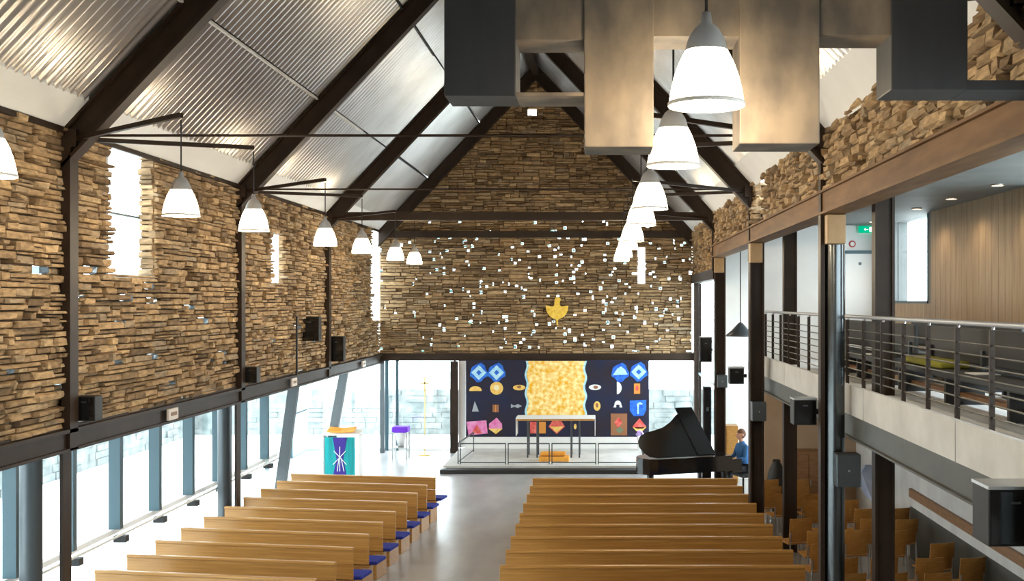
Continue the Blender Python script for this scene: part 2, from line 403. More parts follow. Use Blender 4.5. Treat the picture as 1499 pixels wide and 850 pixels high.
# --- right wall above the gallery
r = random.Random(31)
wr_ = wall_root('wall_right', 'band of tan dry stone above the gallery opening')
stR = pack(-D, -5.0, 4.95, ZT+.02, [(-24.6,-5.0,4.95,5.47),(-18.25,-17.35,5.47,9)], None, r, (.14,.42), (.045,.12))
stone_face(wr_, (XR,0,0), (0,-1,0), (-1,0,0), stR, r)
MB().box(XR, XR+.4, YB, 5.0, 5.47, ZT).build('plain_wall', M['walnut'], wr_)
st = pack(XR+.02, XR+.4, 5.47, ZT, [], None, r, (.15,.38), (.05,.12))
stone_face(wr_, (0,18.27,0), (1,0,0), (0,-1,0), st, r, allow=False)
window(6, [(XR+.38,XR+.40,17.35,18.25,5.47,ZT)], [(XR+.36,XR+.41,17.35,17.38,5.47,ZT)], 'short window let into the stone above the gallery')
# wall behind the camera
struct(MB().box(XL-.5, 5.4, YB-.3, YB, 0, 11.2).build('wall_front', M['concrete']), 'plain rear wall of the nave')

# ------------------------------------------------------------------ roof
ceil = bpy.data.objects.new('ceiling', None); COL.objects.link(ceil); struct(ceil, 'pitched corrugated metal ceiling on dark steel rafters')
SX = [5.87, 4.77, 3.33]                              # seams, as distance of the left slope from x=0
half = XM-XL
seam_d = [half-(abs(XL)-s) for s in SX]              # distance from ridge
seam_d = [4.095, 2.995, 1.555, .06]
def corr_sheet(side, d0, d1, y0, y1):
    p = .165; n = int(round((y1-y0)/p)); seg = 8; mb = MB(); rows = []
    cnt = n*seg+1
    nx, nz = side*SLOPE, 1.0; L = math.hypot(nx, nz); nx /= L; nz /= L
    for d in (d0, d1):
        x = XM+side*d; z = 10.85-SLOPE*d
        for i in range(cnt):
            y = y0+(y1-y0)*i/(n*seg); a = .020*math.sin(2*math.pi*i/seg)
            mb.v.append((x-nx*a, y, z-nz*a))
    for i in range(cnt-1): mb.f.append((i, i+1, cnt+i+1, cnt+i))
    return mb
for side in (-1, 1):
    for a, b in zip(FR[:-1], FR[1:]):
        for d0, d1 in zip(seam_d[:-1], seam_d[1:]):
            corr_sheet(side, d0-.012, d1+.012, a+.06, b-.06).build('corrugated_sheet', M['corr'], ceil, smooth=True)
        # white eave panel
        mb = MB(); pts = []
        for d, dz in ((half+.02, -.03), (seam_d[0]-.03, -.02)):
            pts.append((XM+side*d, 10.85-SLOPE*d+dz))
        (xa, za), (xb, zb) = pts
        mb.add([(xa,a+.05,za),(xa,b-.05,za),(xb,b-.05,zb),(xb,a+.05,zb),(xa,a+.05,za+.06),(xa,b-.05,za+.06),(xb,b-.05,zb+.06),(xb,a+.05,zb+.06)],
               [(0,1,2,3),(4,7,6,5),(0,4,5,1),(1,5,6,2),(2,6,7,3),(3,7,4,0)])
        mb.build('eave_panel', M['white'], ceil)
        # seam strips
        for d, w_, m_ in ((seam_d[1], .035, 'white' if (side < 0 and a in (6.6,12.6,18.6)) else 'greysteel'), (seam_d[2], .03, 'greysteel')):
            x = XM+side*d; z = 10.85-SLOPE*d
            b2 = b-.1 if a != 18.6 else a+3.4
            MB().bar((x, a+.1, z-.03), (x, b2, z-.03), w_, .03).build('seam_strip', M[m_], ceil)
    # weather skin above
    xo = XM+side*(half+.16); zo = 10.85-SLOPE*(half+.16)+.25
    MB().add([(XM,YB-.3,11.1),(XM,31.0,11.1),(xo,31.0,zo),(xo,YB-.3,zo)], [(0,1,2,3)]).build('roof_deck', M['greyc'], ceil)
    # rafters: I section following the slope
    for y in FR[1:]:
        yy = y if y < D else D-.14
        for off, hw, th in ((.30,.10,.035), (.16,.025,.26), (.03,.10,.03)):
            mb = MB(); vs = []
            for d in (half+.0, .0):
                x = XM+side*d; z = 10.85-SLOPE*d; k = math.hypot(1, SLOPE)
                for dy in (-hw, hw):
                    for o_ in (-th/2, th/2): vs.append((x, yy+dy, z-(off+o_)*k*1.0))
            mb.add(vs, [(0,1,3,2),(4,6,7,5),(0,4,5,1),(2,3,7,6),(0,2,6,4),(1,5,7,3)])
            mb.build('rafter', M['steel'], ceil)
MB().box(XM-.09, XM+.09, YB, D, 10.5, 10.78).build('ridge_beam', M['steel'], ceil)

# ------------------------------------------------------------------ beams as trim
tr = 0
def trim(mb, m, label):
    global tr; tr += 1
    return struct(mb.build('trim_%d' % tr, m), label)
trim(MB().box(XL-.45, XL+.02, YB, D, 2.72, 2.77).box(XL-.05, XL+.06, YB, D, 2.50, 2.72).box(XL-.05, XL+.10, YB, D, 2.70, 2.745).box(XL-.05, XL+.10, YB, D, 2.49, 2.525),
     M['steel'], 'dark steel beam along the foot of the long stone wall')
trim(MB().box(-8.4, XL-.05, YB, 31.2, 2.62, 2.80), M['white'], 'white soffit over the glazing')
trim(MB().box(XL, XR+.15, D-.08, D+.12, 2.56, 2.77), M['steel'], 'dark steel beam under the altar wall')
trim(MB().box(XL, XR, D-.12, D-.02, 6.0, 6.18), M['steel'], 'dark steel beam across the altar wall at eaves height')
trim(MB().box(XL, XR, 24.52, 24.68, 6.04, 6.22), M['steel'], 'dark steel tie beam across the nave before the altar wall')
trim(MB().box(XL, XL+.05, YB, D, ZT-.06, ZT), M['steel'], 'thin steel wall plate on top of the long stone wall')
trim(MB().box(XR-.04, XR+.2, YB, 24.6, 5.22, 5.45).box(XR-.08, XR+.2, YB, 24.6, 5.445, 5.47).box(XR-.08, XR+.2, YB, 24.6, 5.20, 5.225), M['bronze'], 'broad bronze-brown beam over the gallery opening')
trim(MB().box(XR-.04, XR+.2, 24.6, D, 4.72, 4.95), M['steel'], 'short dark beam under the stone by the altar corner')
trim(MB().box(2.9, 3.0, YB, 19.6, 2.66, 2.9).box(2.86, 3.1, YB, 19.6, 2.64, 2.66), M['dsteel'], 'dark grey steel beam under the gallery edge')

# ------------------------------------------------------------------ columns
def pilaster(x, y, lab):
    t = thing('steel_pilaster', lab, 'column', (x, y, 0))
    MB().box(x, x+.10, y-.10, y+.10, 2.5, ZT-.1).build('flange', M['steel'], t)
    if y < 20: MB().box(x-.02, x+.02, y-.10, y+.10, .0, 2.5).build('lower_plate', M['steel'], t)
    return t
where = ['before the tall window', 'between the two windows', 'nearest the altar']
for y, l in zip((6.6,12.6,18.6,24.6), ('behind the last pews',)+tuple(where)):
    pilaster(XL, y, 'flat dark steel pilaster on the long stone wall, '+l)
def tube_col(name, x, y, z0, z1, rad, lab, m='shiny', boxz=None):
    t = thing(name, lab, 'column', (x, y, z0))
    MB().tube((x,y,z0), (x,y,z1), rad, 24).build('shaft', M[m], t, angle=40)
    MB().tube((x,y,z0), (x,y,z0+.02), rad*1.5, 24).build('base_plate', M['steel'], t)
    return t
tube_col('glazing_column', -6.42, 12.35, 0, 2.5, .12, 'round steel column beside the flat pilaster nearest the rear pews', 'greysteel')
tube_col('glazing_column', -6.44, 18.8, 0, 2.5, .12, 'round grey steel column at the glazing behind the middle pews', 'greysteel')
for (xt, xb, y, l) in ((-6.17,-6.5,22.1,'leaning grey steel strut at the glazing beside the front pews'),(-6.17,-6.62,26.45,'leaning grey steel strut beside the lectern')):
    t = thing('leaning_strut', l, 'column', (xb, y, 0))
    MB().bar((xb,y,0), (xt,y,2.5), .20, .14, up=(0,1,0)).build('shaft', M['greysteel'], t)
    MB().box(xb-.16,xb+.16,y-.14,y+.14,0,.02).build('base_plate', M['steel'], t)
# gallery-side columns
col_lab = ['thick polished round column at the gallery carrying a grey box','square dark column between the front pews and the wooden chairs','dark column beside the grand piano','dark column at the corner of the altar wall']
for i, (y, l) in enumerate(zip((12.6,18.6,24.6,30.45), col_lab)):
    x = (2.715,2.675,2.715,2.74)[i]; t = thing('nave_column', l, 'column', (x, y, 0))
    if i == 0:
        MB().tube((x,y,0),(x,y,5.2),.115,28).build('shaft', M['shiny'], t, angle=40)
    else:
        hw = .12 if i < 3 else .1
        MB().box(x-hw,x+hw,y-.02,y+.02,0,5.2 if i < 3 else 4.72).box(x-hw,x-hw+.03,y-.12,y+.12,0,5.2 if i < 3 else 4.72).box(x+hw-.03,x+hw,y-.12,y+.12,0,5.2 if i < 3 else 4.72).build('shaft', M['steel'], t)
    if i < 3:
        MB().box(XR-.06, XR-.01, y-.07, y+.07, 4.9 if i else 0, ZT+.05).build('wall_plate', M['steel'], t)
    MB().box(x-.14,x+.14,y-.14,y+.14,0,.02).build('base_plate', M['steel'], t)
    if i < 3:
        lt = thing('column_luminaire', 'small wooden box light fixed to the '+['polished round column','square dark column by the front pews','dark column beside the piano'][i], 'wall light', (x, y-.13, 4.9), 'wooden box lights on the columns')
        MB().cbox(x-.14,x+.07,y-.27,y-.115,4.86,5.19,.01).build('housing', M['lamplens'], lt)
        MB().box(x-.12,x+.05,y-.272,y-.262,4.88,5.17).build('front_panel', M['lamplens'], lt)
for y, z1, l in ((12.35,5.6,'slim dark post at the gallery rail near the polished column'),(18.4,5.6,'slim dark post at the gallery rail near the front end')):
    t = thing('gallery_post', l, 'column', (3.21, y, 0))
    MB().box(3.13,3.29,y-.05,y+.05,0,5.6).build('web', M['steel'], t)
    MB().box(3.10,3.13,y-.08,y+.08,0,5.6).box(3.29,3.32,y-.08,y+.08,0,5.6).build('flange', M['steel'], t)

# ------------------------------------------------------------------ left glazing
GX = -6.78
gl = bpy.data.objects.new('window_7', None); COL.objects.link(gl); struct(gl, 'floor-length glazing with blue-grey fins beside the pews')
fy = [12.5-1.35*k for k in range(12, 0, -1)]+[12.5+1.35*k for k in range(0, 8)]
fy = [y for y in fy if y > YB]
for y in fy: MB().box(GX-.02, GX+.14, y-.05, y+.05, 1.05, 2.62).build('mullion_fin', M['fin'], gl)
MB().box(GX-.04, GX+.05, YB, 22.9, .98, 1.05).build('transom', M['white'], gl)
MB().box(GX-.05, GX+.06, YB, 22.9, 0, .06).build('sill', M['white'], gl)
for a, b in zip([YB]+fy, fy+[22.9]):
    MB().box(GX-.012, GX, a, b, 1.05, 2.62).build('window_pane', M['glass'], gl)
    MB().box(GX-.012, GX, a, b, .06, .98).build('window_pane', M['glass'], gl)
hr = thing('window_handrail', 'thin white rail on dark brackets along the pew-side glazing', 'handrail', (GX+.2, 3, 0))
MB().tube((GX+.2,3,1.0),(GX+.2,22.8,1.0),.018,8).build('rail', M['white'], hr)
for y in fy:
    if 3 < y < 22.5: MB().box(GX+.05, GX+.22, y-.06, y+.06, .87, .96).build('bracket', M['blackm'], hr)
# baptistery bay: the glass steps out
g2 = bpy.data.objects.new('window_8', None); COL.objects.link(g2); struct(g2, 'tall glass bay around the font and lectern')
for a, b in ((22.9,25.1),(25.15,27.3),(27.35,29.4)):
    MB().box(-8.32,-8.30,a,b,.0,2.62).build('window_pane', M['glass'], g2)
    MB().box(-8.35,-8.25,b,b+.05,0,2.62).build('mullion_fin', M['fin'], g2)
MB().box(-8.3,GX,22.88,22.9,0,2.62).build('window_pane', M['glass'], g2)
dr = bpy.data.objects.new('door_1', None); COL.objects.link(dr); struct(dr, 'pale blue-grey frosted glass door in the bay beside the lectern')
MB().box(-8.33,-8.28,29.45,31.1,0,2.1).build('door_leaf', M['frost'], dr)
MB().box(-8.28,-8.24,29.6,30.9,1.15,1.19).build('push_bar', M['greysteel'], dr)
MB().box(-8.33,-8.28,29.45,31.1,2.1,2.62).build('window_pane', M['glass'], dr)
# end glazing
g3 = bpy.data.objects.new('window_9', None); COL.objects.link(g3); struct(g3, 'glass wall at floor level under the altar wall')
ex = [-8.3, -6.02, -5.72, -4.02]
for a, b in zip(ex[:-1], ex[1:]): MB().box(a,b,31.0,31.02,.05,2.62).build('window_pane', M['glass'], g3)
for x, w_ in ((-6.02,.05),(-5.72,.035)): MB().box(x-w_/2*2,x+w_/2*2,30.94,31.06,0,2.62).build('mullion_fin', M['fin'], g3)
MB().box(1.4,2.65,31.0,31.02,.05,2.62).build('window_pane', M['glass'], g3)
MB().box(-8.3,2.65,30.96,31.06,0,.06).build('sill', M['white'], g3)
MB().box(2.76,2.78,26.15,30.3,.05,2.2).build('window_pane', M['glass'], g3)
MB().box(2.76,2.78,26.15,30.3,2.26,4.72).build('window_pane', M['glass'], g3)
MB().box(2.74,2.80,26.15,30.3,2.2,2.26).build('transom', M['fin'], g3)
t = thing('steel_mullion_post','dark steel post between the glass and the hanging tapestry','column',(-4.03,30.5,0))
MB().box(-4.14,-3.92,30.38,30.42,0,2.56).box(-4.05,-4.01,30.42,30.62,0,2.56).build('shaft', M['steel'], t)
t = thing('corner_post','slim grey-green post at the corner under the altar wall','column',(-6.02,30.5,0))
MB().box(-6.10,-5.98,30.42,30.56,0,2.56).build('shaft', M['greysteel'], t)
trim(MB().box(-8.4, 2.8, D+.1, 31.1, 2.6, 2.8), M['white'], 'white soffit over the end glazing')
trim(MB().box(-3.92, -3.72, 30.5, 30.56, .15, 2.56), M['white'], 'white jamb strip beside the tapestry')

# outside: low pale stone walls
r = random.Random(5)
def garden_wall(O, U, N, u0, u1, h, label):
    o = thing('garden_wall', label, 'wall', O)
    mb = MB(); O = Vector((0,0,0)); U = Vector(U); N = Vector(N); z = -.22
    while z < h:
        hh = r.uniform(.12,.24); u = u0
        while u < u1:
            ww = r.uniform(.3,.9); c = U*(u+ww/2); p = r.uniform(-.06,.03)
            a = c-U*(ww/2-.012)+N*p; b = c+U*(ww/2-.012)-N*.3
            mb.box(a.x,b.x,a.y,b.y,z+.01,z+hh-.008); u += ww
        z += hh
    a = U*u0-N*.03; b = U*u1-N*.28; mb.box(a.x,b.x,a.y,b.y,-.22,z-.03)
    me = mb.mesh('stone_course', M['garden']); q = bpy.data.objects.new('stone_course', me); COL.objects.link(q); q.parent = o; q['kind'] = 'stuff'
garden_wall((0,36.5,0),(1,0,0),(0,-1,0),-16,8,1.25,'low pale garden wall outside behind the altar glazing')
garden_wall((-13.5,0,0),(0,1,0),(1,0,0),8,36,1.1,'low pale garden wall outside along the pew-side glazing')

# ------------------------------------------------------------------ gallery and aisle
AX = 5.15
wg = bpy.data.objects.new('wall_gallery', None); COL.objects.link(wg); struct(wg, 'outer wall of the gallery lined with vertical brown boards')
MB().box(AX+.03, AX+.3, YB, -4.5, 2.9, 5.62).box(AX+.03, AX+.3, -4.5, 12.9, 2.9, 3.3).box(AX+.03, AX+.3, 12.9, 17.2, 2.9, 5.62).box(AX+.03, AX+.3, 17.2, 19.3, 2.9, 4.18).box(AX+.03,AX+.3,19.3,20.2,2.9,5.62).build('wall_core', M['greyc'], wg)
y = 12.9
while y < 19.28:
    b = min(y+.24, 19.3); z1 = 5.6 if b <= 17.21 else 4.18
    if y < 17.2 < b: b = 17.2
    MB().box(AX, AX+.03, y+.004, b-.004, 3.15, z1).build('board', M['board'], wg); y = b
window(10, [(AX+.12,AX+.14,17.2,19.3,4.18,5.6)], [(AX+.02,AX+.16,17.2,17.24,4.18,5.6),(AX+.02,AX+.16,17.2,19.3,4.18,4.22)], 'bright window in the board-lined gallery wall')
window(12, [(AX+.12,AX+.14,-4.5+1.15*k*2,-4.5+1.15*(k*2+2),3.3,5.6) for k in range(7)]+[(AX+.12,AX+.14,11.6,12.9,3.3,5.6)], [(AX+.1,AX+.16,-4.5+2.3*k-.03,-4.5+2.3*k+.03,3.3,5.6) for k in range(8)], 'added unseen window strip lighting the gallery beyond the board lining')  # added out of view to bring daylight into the gallery
wa = bpy.data.objects.new('wall_aisle', None); COL.objects.link(wa); struct(wa, 'lower aisle wall with a brown timber rail')
MB().box(AX, AX+.3, YB, 20.9, 0, 2.9).box(AX,AX+.3,20.9,22.4,0,5.62).box(AX,AX+.3,22.4,25.6,0,.6).box(AX,AX+.3,25.6,26.2,0,5.62).box(AX,AX+.3,20.2,20.9,2.9,5.62).box(AX,AX+.3,22.4,25.6,5.0,5.62).build('wall_core', M['concrete'], wa)
MB().box(AX-.05, AX, 8, 18, 1.0, 1.14).build('timber_rail', M['walnut'], wa)
MB().box(AX-.04, AX, 8, 18, .86, 1.0).build('pale_strip', M['concrete'], wa)
MB().box(AX-.03, AX, 8, 18, 0, .86).build('dado', M['dsteel'], wa)
window(11, [(AX+.12,AX+.14,22.4,25.6,.6,5.0)], [(AX+.08,AX+.2,23.95,24.05,.6,5.0)], 'added unseen side window lighting the bay by the piano')  # out of view, added so daylight reaches the white bay wall
struct(MB().box(XR+.12, AX+.3, YB, 26.2, 5.6, 5.75).build('gallery_ceiling', M['greyc']), 'dark grey gallery ceiling with small round downlights')
struct(MB().box(2.95, AX, YB, 19.9, 3.0, 3.15).build('gallery_floor', M['carpet']), 'pale gallery floor')
struct(MB().box(3.0, AX, YB, 22.0, 2.85, 3.0).build('gallery_soffit', M['walnut']), 'brown timber underside of the gallery')
fa = bpy.data.objects.new('gallery_fascia', None); COL.objects.link(fa); struct(fa, 'pale concrete panels along the gallery edge')
ys = [-3, 0, 3, 6, 8.9, 12.0, 17.1, 19.6]
for a, b in zip(ys[:-1], ys[1:]): MB().box(2.90, 2.95, a+.012, b-.012, 2.9, 3.24).build('panel', M['concrete'], fa)
we2 = struct(MB().box(3.0, AX, 19.95, 20.1, 3.0, 5.6).build('wall_gallery_end', M['white']), 'white end wall of the gallery with a door')
d2 = bpy.data.objects.new('door_2', None); COL.objects.link(d2); struct(d2, 'white door at the far end of the gallery')
MB().box(4.48,5.05,19.90,19.94,3.15,5.08).build('door_leaf', M['cloth'], d2)
MB().box(4.42,4.48,19.89,19.95,3.15,5.14).box(5.05,5.11,19.89,19.95,3.15,5.14).box(4.42,5.11,19.89,19.95,5.08,5.14).build('door_frame', M['fin'], d2)
MB().tube((4.75,19.89,4.9),(4.75,19.91,4.9),.03,10).build('door_eye', M['greysteel'], d2)
t = thing('exit_sign','green lit exit sign above the gallery door','sign',(4.87,19.9,5.50))
MB().box(4.73,5.02,19.86,19.93,5.46,5.58).build('sign_panel', M['exitg'], t)
sg = MB().bar((4.82,19.855,5.52),(4.89,19.855,5.52),.012,.012).bar((4.82,19.855,5.52),(4.84,19.855,5.54),.012,.012).bar((4.82,19.855,5.52),(4.84,19.855,5.50),.012,.012)
sg.box(4.91,4.97,19.85,19.858,5.475,5.565); sg.build('pictogram', M['exitw'], t)
t = thing('round_notice','small round white notice with red ring on the gallery end wall','sign',(4.69,19.93,5.27))
MB().tube((4.62,19.935,5.26),(4.62,19.95,5.26),.062,20).build('ring', M['red'], t)
MB().tube((4.62,19.925,5.26),(4.62,19.935,5.26),.04,20).build('centre', M['cloth'], t)
for i, y in enumerate((8.6,10.1,11.6,13.0,14.7,16.3,18.9)):
    t = thing('downlight', 'small round downlight in the gallery ceiling, %s from the gallery door' % ORD[6-i], 'light', (4.74,y,5.6), 'downlights in the gallery ceiling')
    MB().lathe([(.085,-.012),(.07,-.018),(.07,0)],20,(4.74,y,5.6)).build('bezel', M['alu'], t)
    MB().lathe([(.0,-.008),(.068,-.008)],20,(4.74,y,5.6)).build('lens', M['down'], t)
    l = bpy.data.lights.new('downlight_bulb','SPOT'); l.energy = 18; l.color = (1,.8,.55); l.spot_size = 2.2; l.spot_blend = .6; l.shadow_soft_size = .06
    lo = bpy.data.objects.new('downlight_bulb', l); COL.objects.link(lo); lo.parent = t; lo.location = (0,0,-.04)
# railing
rl = thing('gallery_railing','steel railing with thin rods along the gallery edge','railing',(2.95,12,3.2))
MB().tube((2.99,5.2,4.03),(2.99,19.6,4.03),.021,12).build('handrail', M['railm'], rl)
for k in range(7): MB().tube((2.97,5.2,3.33+.09*k),(2.97,19.6,3.33+.09*k),.0075,6).build('rod', M['dsteel'], rl)
for k in range(18):
    y = 19.45-.8*k; MB().box(2.945,2.985,y-.012,y+.012,3.2,3.99).build('baluster', M['steel'], rl)
    MB().bar((2.965,y,3.97),(2.99,y+.04,4.01),.02,.02).build('rail_bracket', M['alu'], rl)
# benches on the gallery
def gallery_bench(x, y0, y1, label):
    t = thing('gallery_bench', label, 'bench', (x, (y0+y1)/2, 3.15), 'black benches on the gallery')
    MB().cbox(x-.22,x+.22,y0,y1,3.42,3.50,.02).build('seat', M['blackm'], t)
    MB().cbox(x+.20,x+.26,y0,y1,3.54,3.92,.02).build('backrest', M['blackm'], t)
    n = 4
    for k in range(n):
        y = y0+.15+(y1-y0-.3)*k/(n-1); MB().box(x-.2,x+.2,y-.03,y+.03,3.15,3.42).build('leg', M['blackm'], t)
        MB().box(x+.17,x+.20,y-.03,y+.03,3.50,3.7).build('back_support', M['greysteel'], t)
    MB().box(x-.06,x+.06,y0+.1,y1-.1,3.22,3.28).build('stretcher', M['walnut'], t)
gallery_bench(3.75, 7.6, 13.1, 'long black bench by the gallery rail with an olive cushion on it')
gallery_bench(3.75, 13.7, 17.6, 'long black bench by the gallery rail near the white door')
gallery_bench(4.65, 7.2, 12.2, 'long black bench against the board-lined gallery wall below the downlights')
gallery_bench(4.65, 12.6, 17.0, 'long black bench against the gallery wall beside the bright window')
t = tag(MB().cbox(3.56,3.88,11.4,12.8,3.50,3.58,.03).build('seat_cushion', M['olive'], angle=60), 'olive green cushion lying on the gallery bench', 'cushion')
for i, (x, y, l) in enumerate(((3.72,10.6,'white hymn sheet on the gallery bench beside the olive cushion'),(3.7,14.6,'white hymn sheet on the far bench at the gallery rail'))):
    tag(MB().box(x-.12,x+.12,y-.16,y+.16,3.501,3.51).build('paper_sheet', M['cloth']), l, 'paper')
# bay by the piano: white wall, timber partition under the gallery
struct(MB().box(2.85, AX, 26.0, 26.15, 0, 5.6).build('wall_bay', M['white']), 'white wall of the side bay behind the piano')
struct(MB().box(3.32, AX, 21.9, 22.0, 0, 2.85).build('wall_partition', M['tan']), 'warm tan partition at the end of the aisle')
t = thing('side_cabinet','brown timber cabinet at the end of the aisle under the gallery','cabinet',(4.05,21.65,0))
MB().cbox(3.72,4.5,21.45,21.88,0,1.27,.01).build('body', M['walnut'], t)
for k in range(2):
    q = MB().box(3.75+k*.38,4.1+k*.38,21.435,21.45,.08,1.21).build('door', M['walnut'], t)
    MB().box(4.06+k*.08,4.075+k*.08,21.42,21.435,.6,.72).build('knob', M['alu'], q)
t = thing('hanging_lamp','dark conical hanging lamp before the white bay wall','lamp',(3.22,24.9,3.5))
MB().lathe([(.02,.32),(.06,.29),(.2,.14),(.33,.03),(.33,.0),(.18,.1),(.02,.27)],28,(3.22,24.9,3.42)).build('shade', M['greysteel'], t, smooth=True)
MB().tube((3.22,24.9,3.72),(3.22,24.9,5.6),.012,8).build('rod', M['blackm'], t)

# ------------------------------------------------------------------ pendant lamps and their brackets
def lamp_proto():
    t = thing('pendant_lamp', 'bell lamp', 'pendant lamp', (0,0,0))
    MB().lathe([(.185,0),(.185,.015),(.178,.06),(.16,.14),(.135,.21),(.105,.27)],28).build('shade', M['shade'], t, smooth=True)
    MB().lathe([(.190,-.004),(.193,.006),(.190,.016),(.186,.016),(.186,-.004),(.190,-.004)],28).build('rim', M['rim'], t, smooth=True)
    MB().lathe([(.107,.268),(.09,.33),(.06,.38),(.03,.405),(.022,.46),(.0,.46)],28).build('cap', M['cap'], t, smooth=True)
    MB().tube((0,0,.45),(0,0,1.0),.008,8).build('cord', M['blackm'], t)
    l = bpy.data.lights.new('lamp_bulb','POINT'); l.energy = LAMP_W; l.color = (1,.80,.54); l.shadow_soft_size = .1
    lo = bpy.data.objects.new('lamp_bulb', l); COL.objects.link(lo); lo.parent = t; lo.location = (0,0,-.11)
    return t
lp = lamp_proto(); first = True
LY = [(25.8,0),(23.4,0),(20.1,1),(17.4,1),(13.8,2),(11.4,2),(7.8,3),(5.4,3)]
for side, xx, nm in ((-1,-4.36,'over the glazing-side pews'),(1,.53,'over the gallery-side pews')):
    for k, (y, _) in enumerate(LY):
        o = lp if first else copy_tree(lp); first = False
        o.location = (xx, y, 5.10 if side < 0 else 5.17); o['label'] = 'glowing bell pendant lamp %s, %s from altar wall' % (nm, ORD[k]); o['group'] = 'bell pendant lamps'
    for k, y in enumerate((24.6,18.6,12.6,6.6)):
        xc = XL+.1 if side < 0 else XR-.07
        t = thing('lamp_bracket', 'dark forked steel lamp bracket %s, %s from altar wall' % (nm, ORD[k]), 'bracket', (xc, y, 6.05), 'V-shaped lamp brackets')
        for dy in (-1.2, 1.2 if y != 18.6 else 1.5):
            MB().bar((xc,y,6.08),(xx,y+dy,6.15),.05,.05).build('arm', M['steel'], t)
        MB().box(xc-.06*1,xc+.06,y-.09,y+.09,5.98,6.18).build('plate', M['steel'], t)
for y, l in ((12.6,'thin tie rod across the nave beside the tall stone-walled window'),(18.6,'thin tie rod across the middle of the nave'),(6.6,'thin tie rod across the nave behind the hanging oak boxes')):
    t = tag(MB().tube((XL+.08,y,6.12),(XR-.05,y,6.12),.016,8).build('tie_rod', M['steel']), l, 'tie rod')

# ------------------------------------------------------------------ hanging oak boxes in the foreground
YS = 5.75; DP = .32
sc = thing('hanging_box_screen','big crenellated screen of aged oak boxes hanging from the roof','hanging screen',(.6,YS,5.0))
def sb(x0, x1, ybot, ztop=5.98): return PX(x0,YS), PX(x1,YS), PZ(ybot,YS), ztop
for x0, x1, yb, m_ in ((650,755,140,'boxd'),(855,957,215,'boxw'),(1083,1200,210,'boxw'),(1305,1417,131,'boxd')):
    a, b, z0, z1 = sb(x0,x1,yb); MB().cbox(a,b,YS,YS+DP,z0,z1,.006).build('box', M[m_], sc)
for x0, x1, yb in ((755,855,57),(957,1083,52),(1200,1305,50)):
    a, b, z0, z1 = sb(x0,x1,yb); MB().box(a,b,YS+.012,YS+DP,z0,z1).build('panel', M['boxw'], sc)
a, b, z0, _ = sb(755,855,140); MB().box(a,b,YS+.005,YS+DP,z0,z0+.018).build('shelf_plate', M['boxw'], sc)
a, b, z0, _ = sb(1417,1640,131); MB().box(a,b,YS+.005,YS+DP,z0,z0+.05).build('shelf_plate', M['boxd'], sc)
a, b, z0, _ = sb(1640,1740,131); MB().box(a,b,YS,YS+DP,z0,5.98).build('box', M['boxd'], sc) if b < XR-.05 else None
for x in (-.5, 1.55):
    MB().tube((x,YS+.16,5.98),(x,YS+.16,roof_z(x)+.02),.014,8).build('hanger_rod', M['steel'], sc)

# ------------------------------------------------------------------ pews
def make_pew(L, name='pew'):
    """local x from -L/2 to L/2, the back at y=0, the seat reaching towards +y"""
    t = thing(name, 'pew', 'pew')
    MB().cbox(-L/2,L/2,-.045,.02,.835,.875,.008).build('top_rail', M['pew'], t)
    MB().cbox(-L/2,L/2,-.03,.0,.645,.833,.004).build('back_plank', M['pew'], t)
    MB().cbox(-L/2,L/2,-.035,-.003,.44,.641,.004).build('back_plank', M['pew'], t)
    MB().cbox(-L/2,L/2+.0,.0,.42,.385,.42,.006).build('seat', M['pew'], t)
    MB().cbox(-L/2+.02,L/2+.10,.03,.43,.42,.47,.018).build('seat_cushion', M['blue'], t)
    for x in (-L/2+.12, 0, L/2-.12):
        MB().cbox(x-.025,x+.025,-.03,.40,.0,.385,.004).build('leg', M['pew'], t)
    MB().box(-L/2+.1,L/2-.1,-.02,.0,.12,.2).build('kick_rail', M['pew'], t)
    return t
ppr = make_pew(3.86); ppl = make_pew(2.9)
for i in range(11):
    y = 20.66-.853*i; o = ppr if i == 0 else copy_tree(ppr)
    o.location = ((-1.25+2.6)/2, y, 0); o['label'] = 'long oak pew in the gallery-side block, %s row from the altar' % ORD[i]; o['group'] = 'pews of the gallery-side block'
A9 = math.radians(-9)
for i in range(10):
    y = 20.76-.845*i; xr = -3.10-.033*i; o = ppl if i == 0 else copy_tree(ppl)
    ux, uy = math.cos(A9), math.sin(A9)
    o.location = (xr-ux*1.45, y-uy*1.45, 0); o.rotation_euler = (0,0,A9)
    o['label'] = 'angled oak pew in the glazing-side block, %s row from the altar' % ORD[i]; o['group'] = 'pews of the glazing-side block'

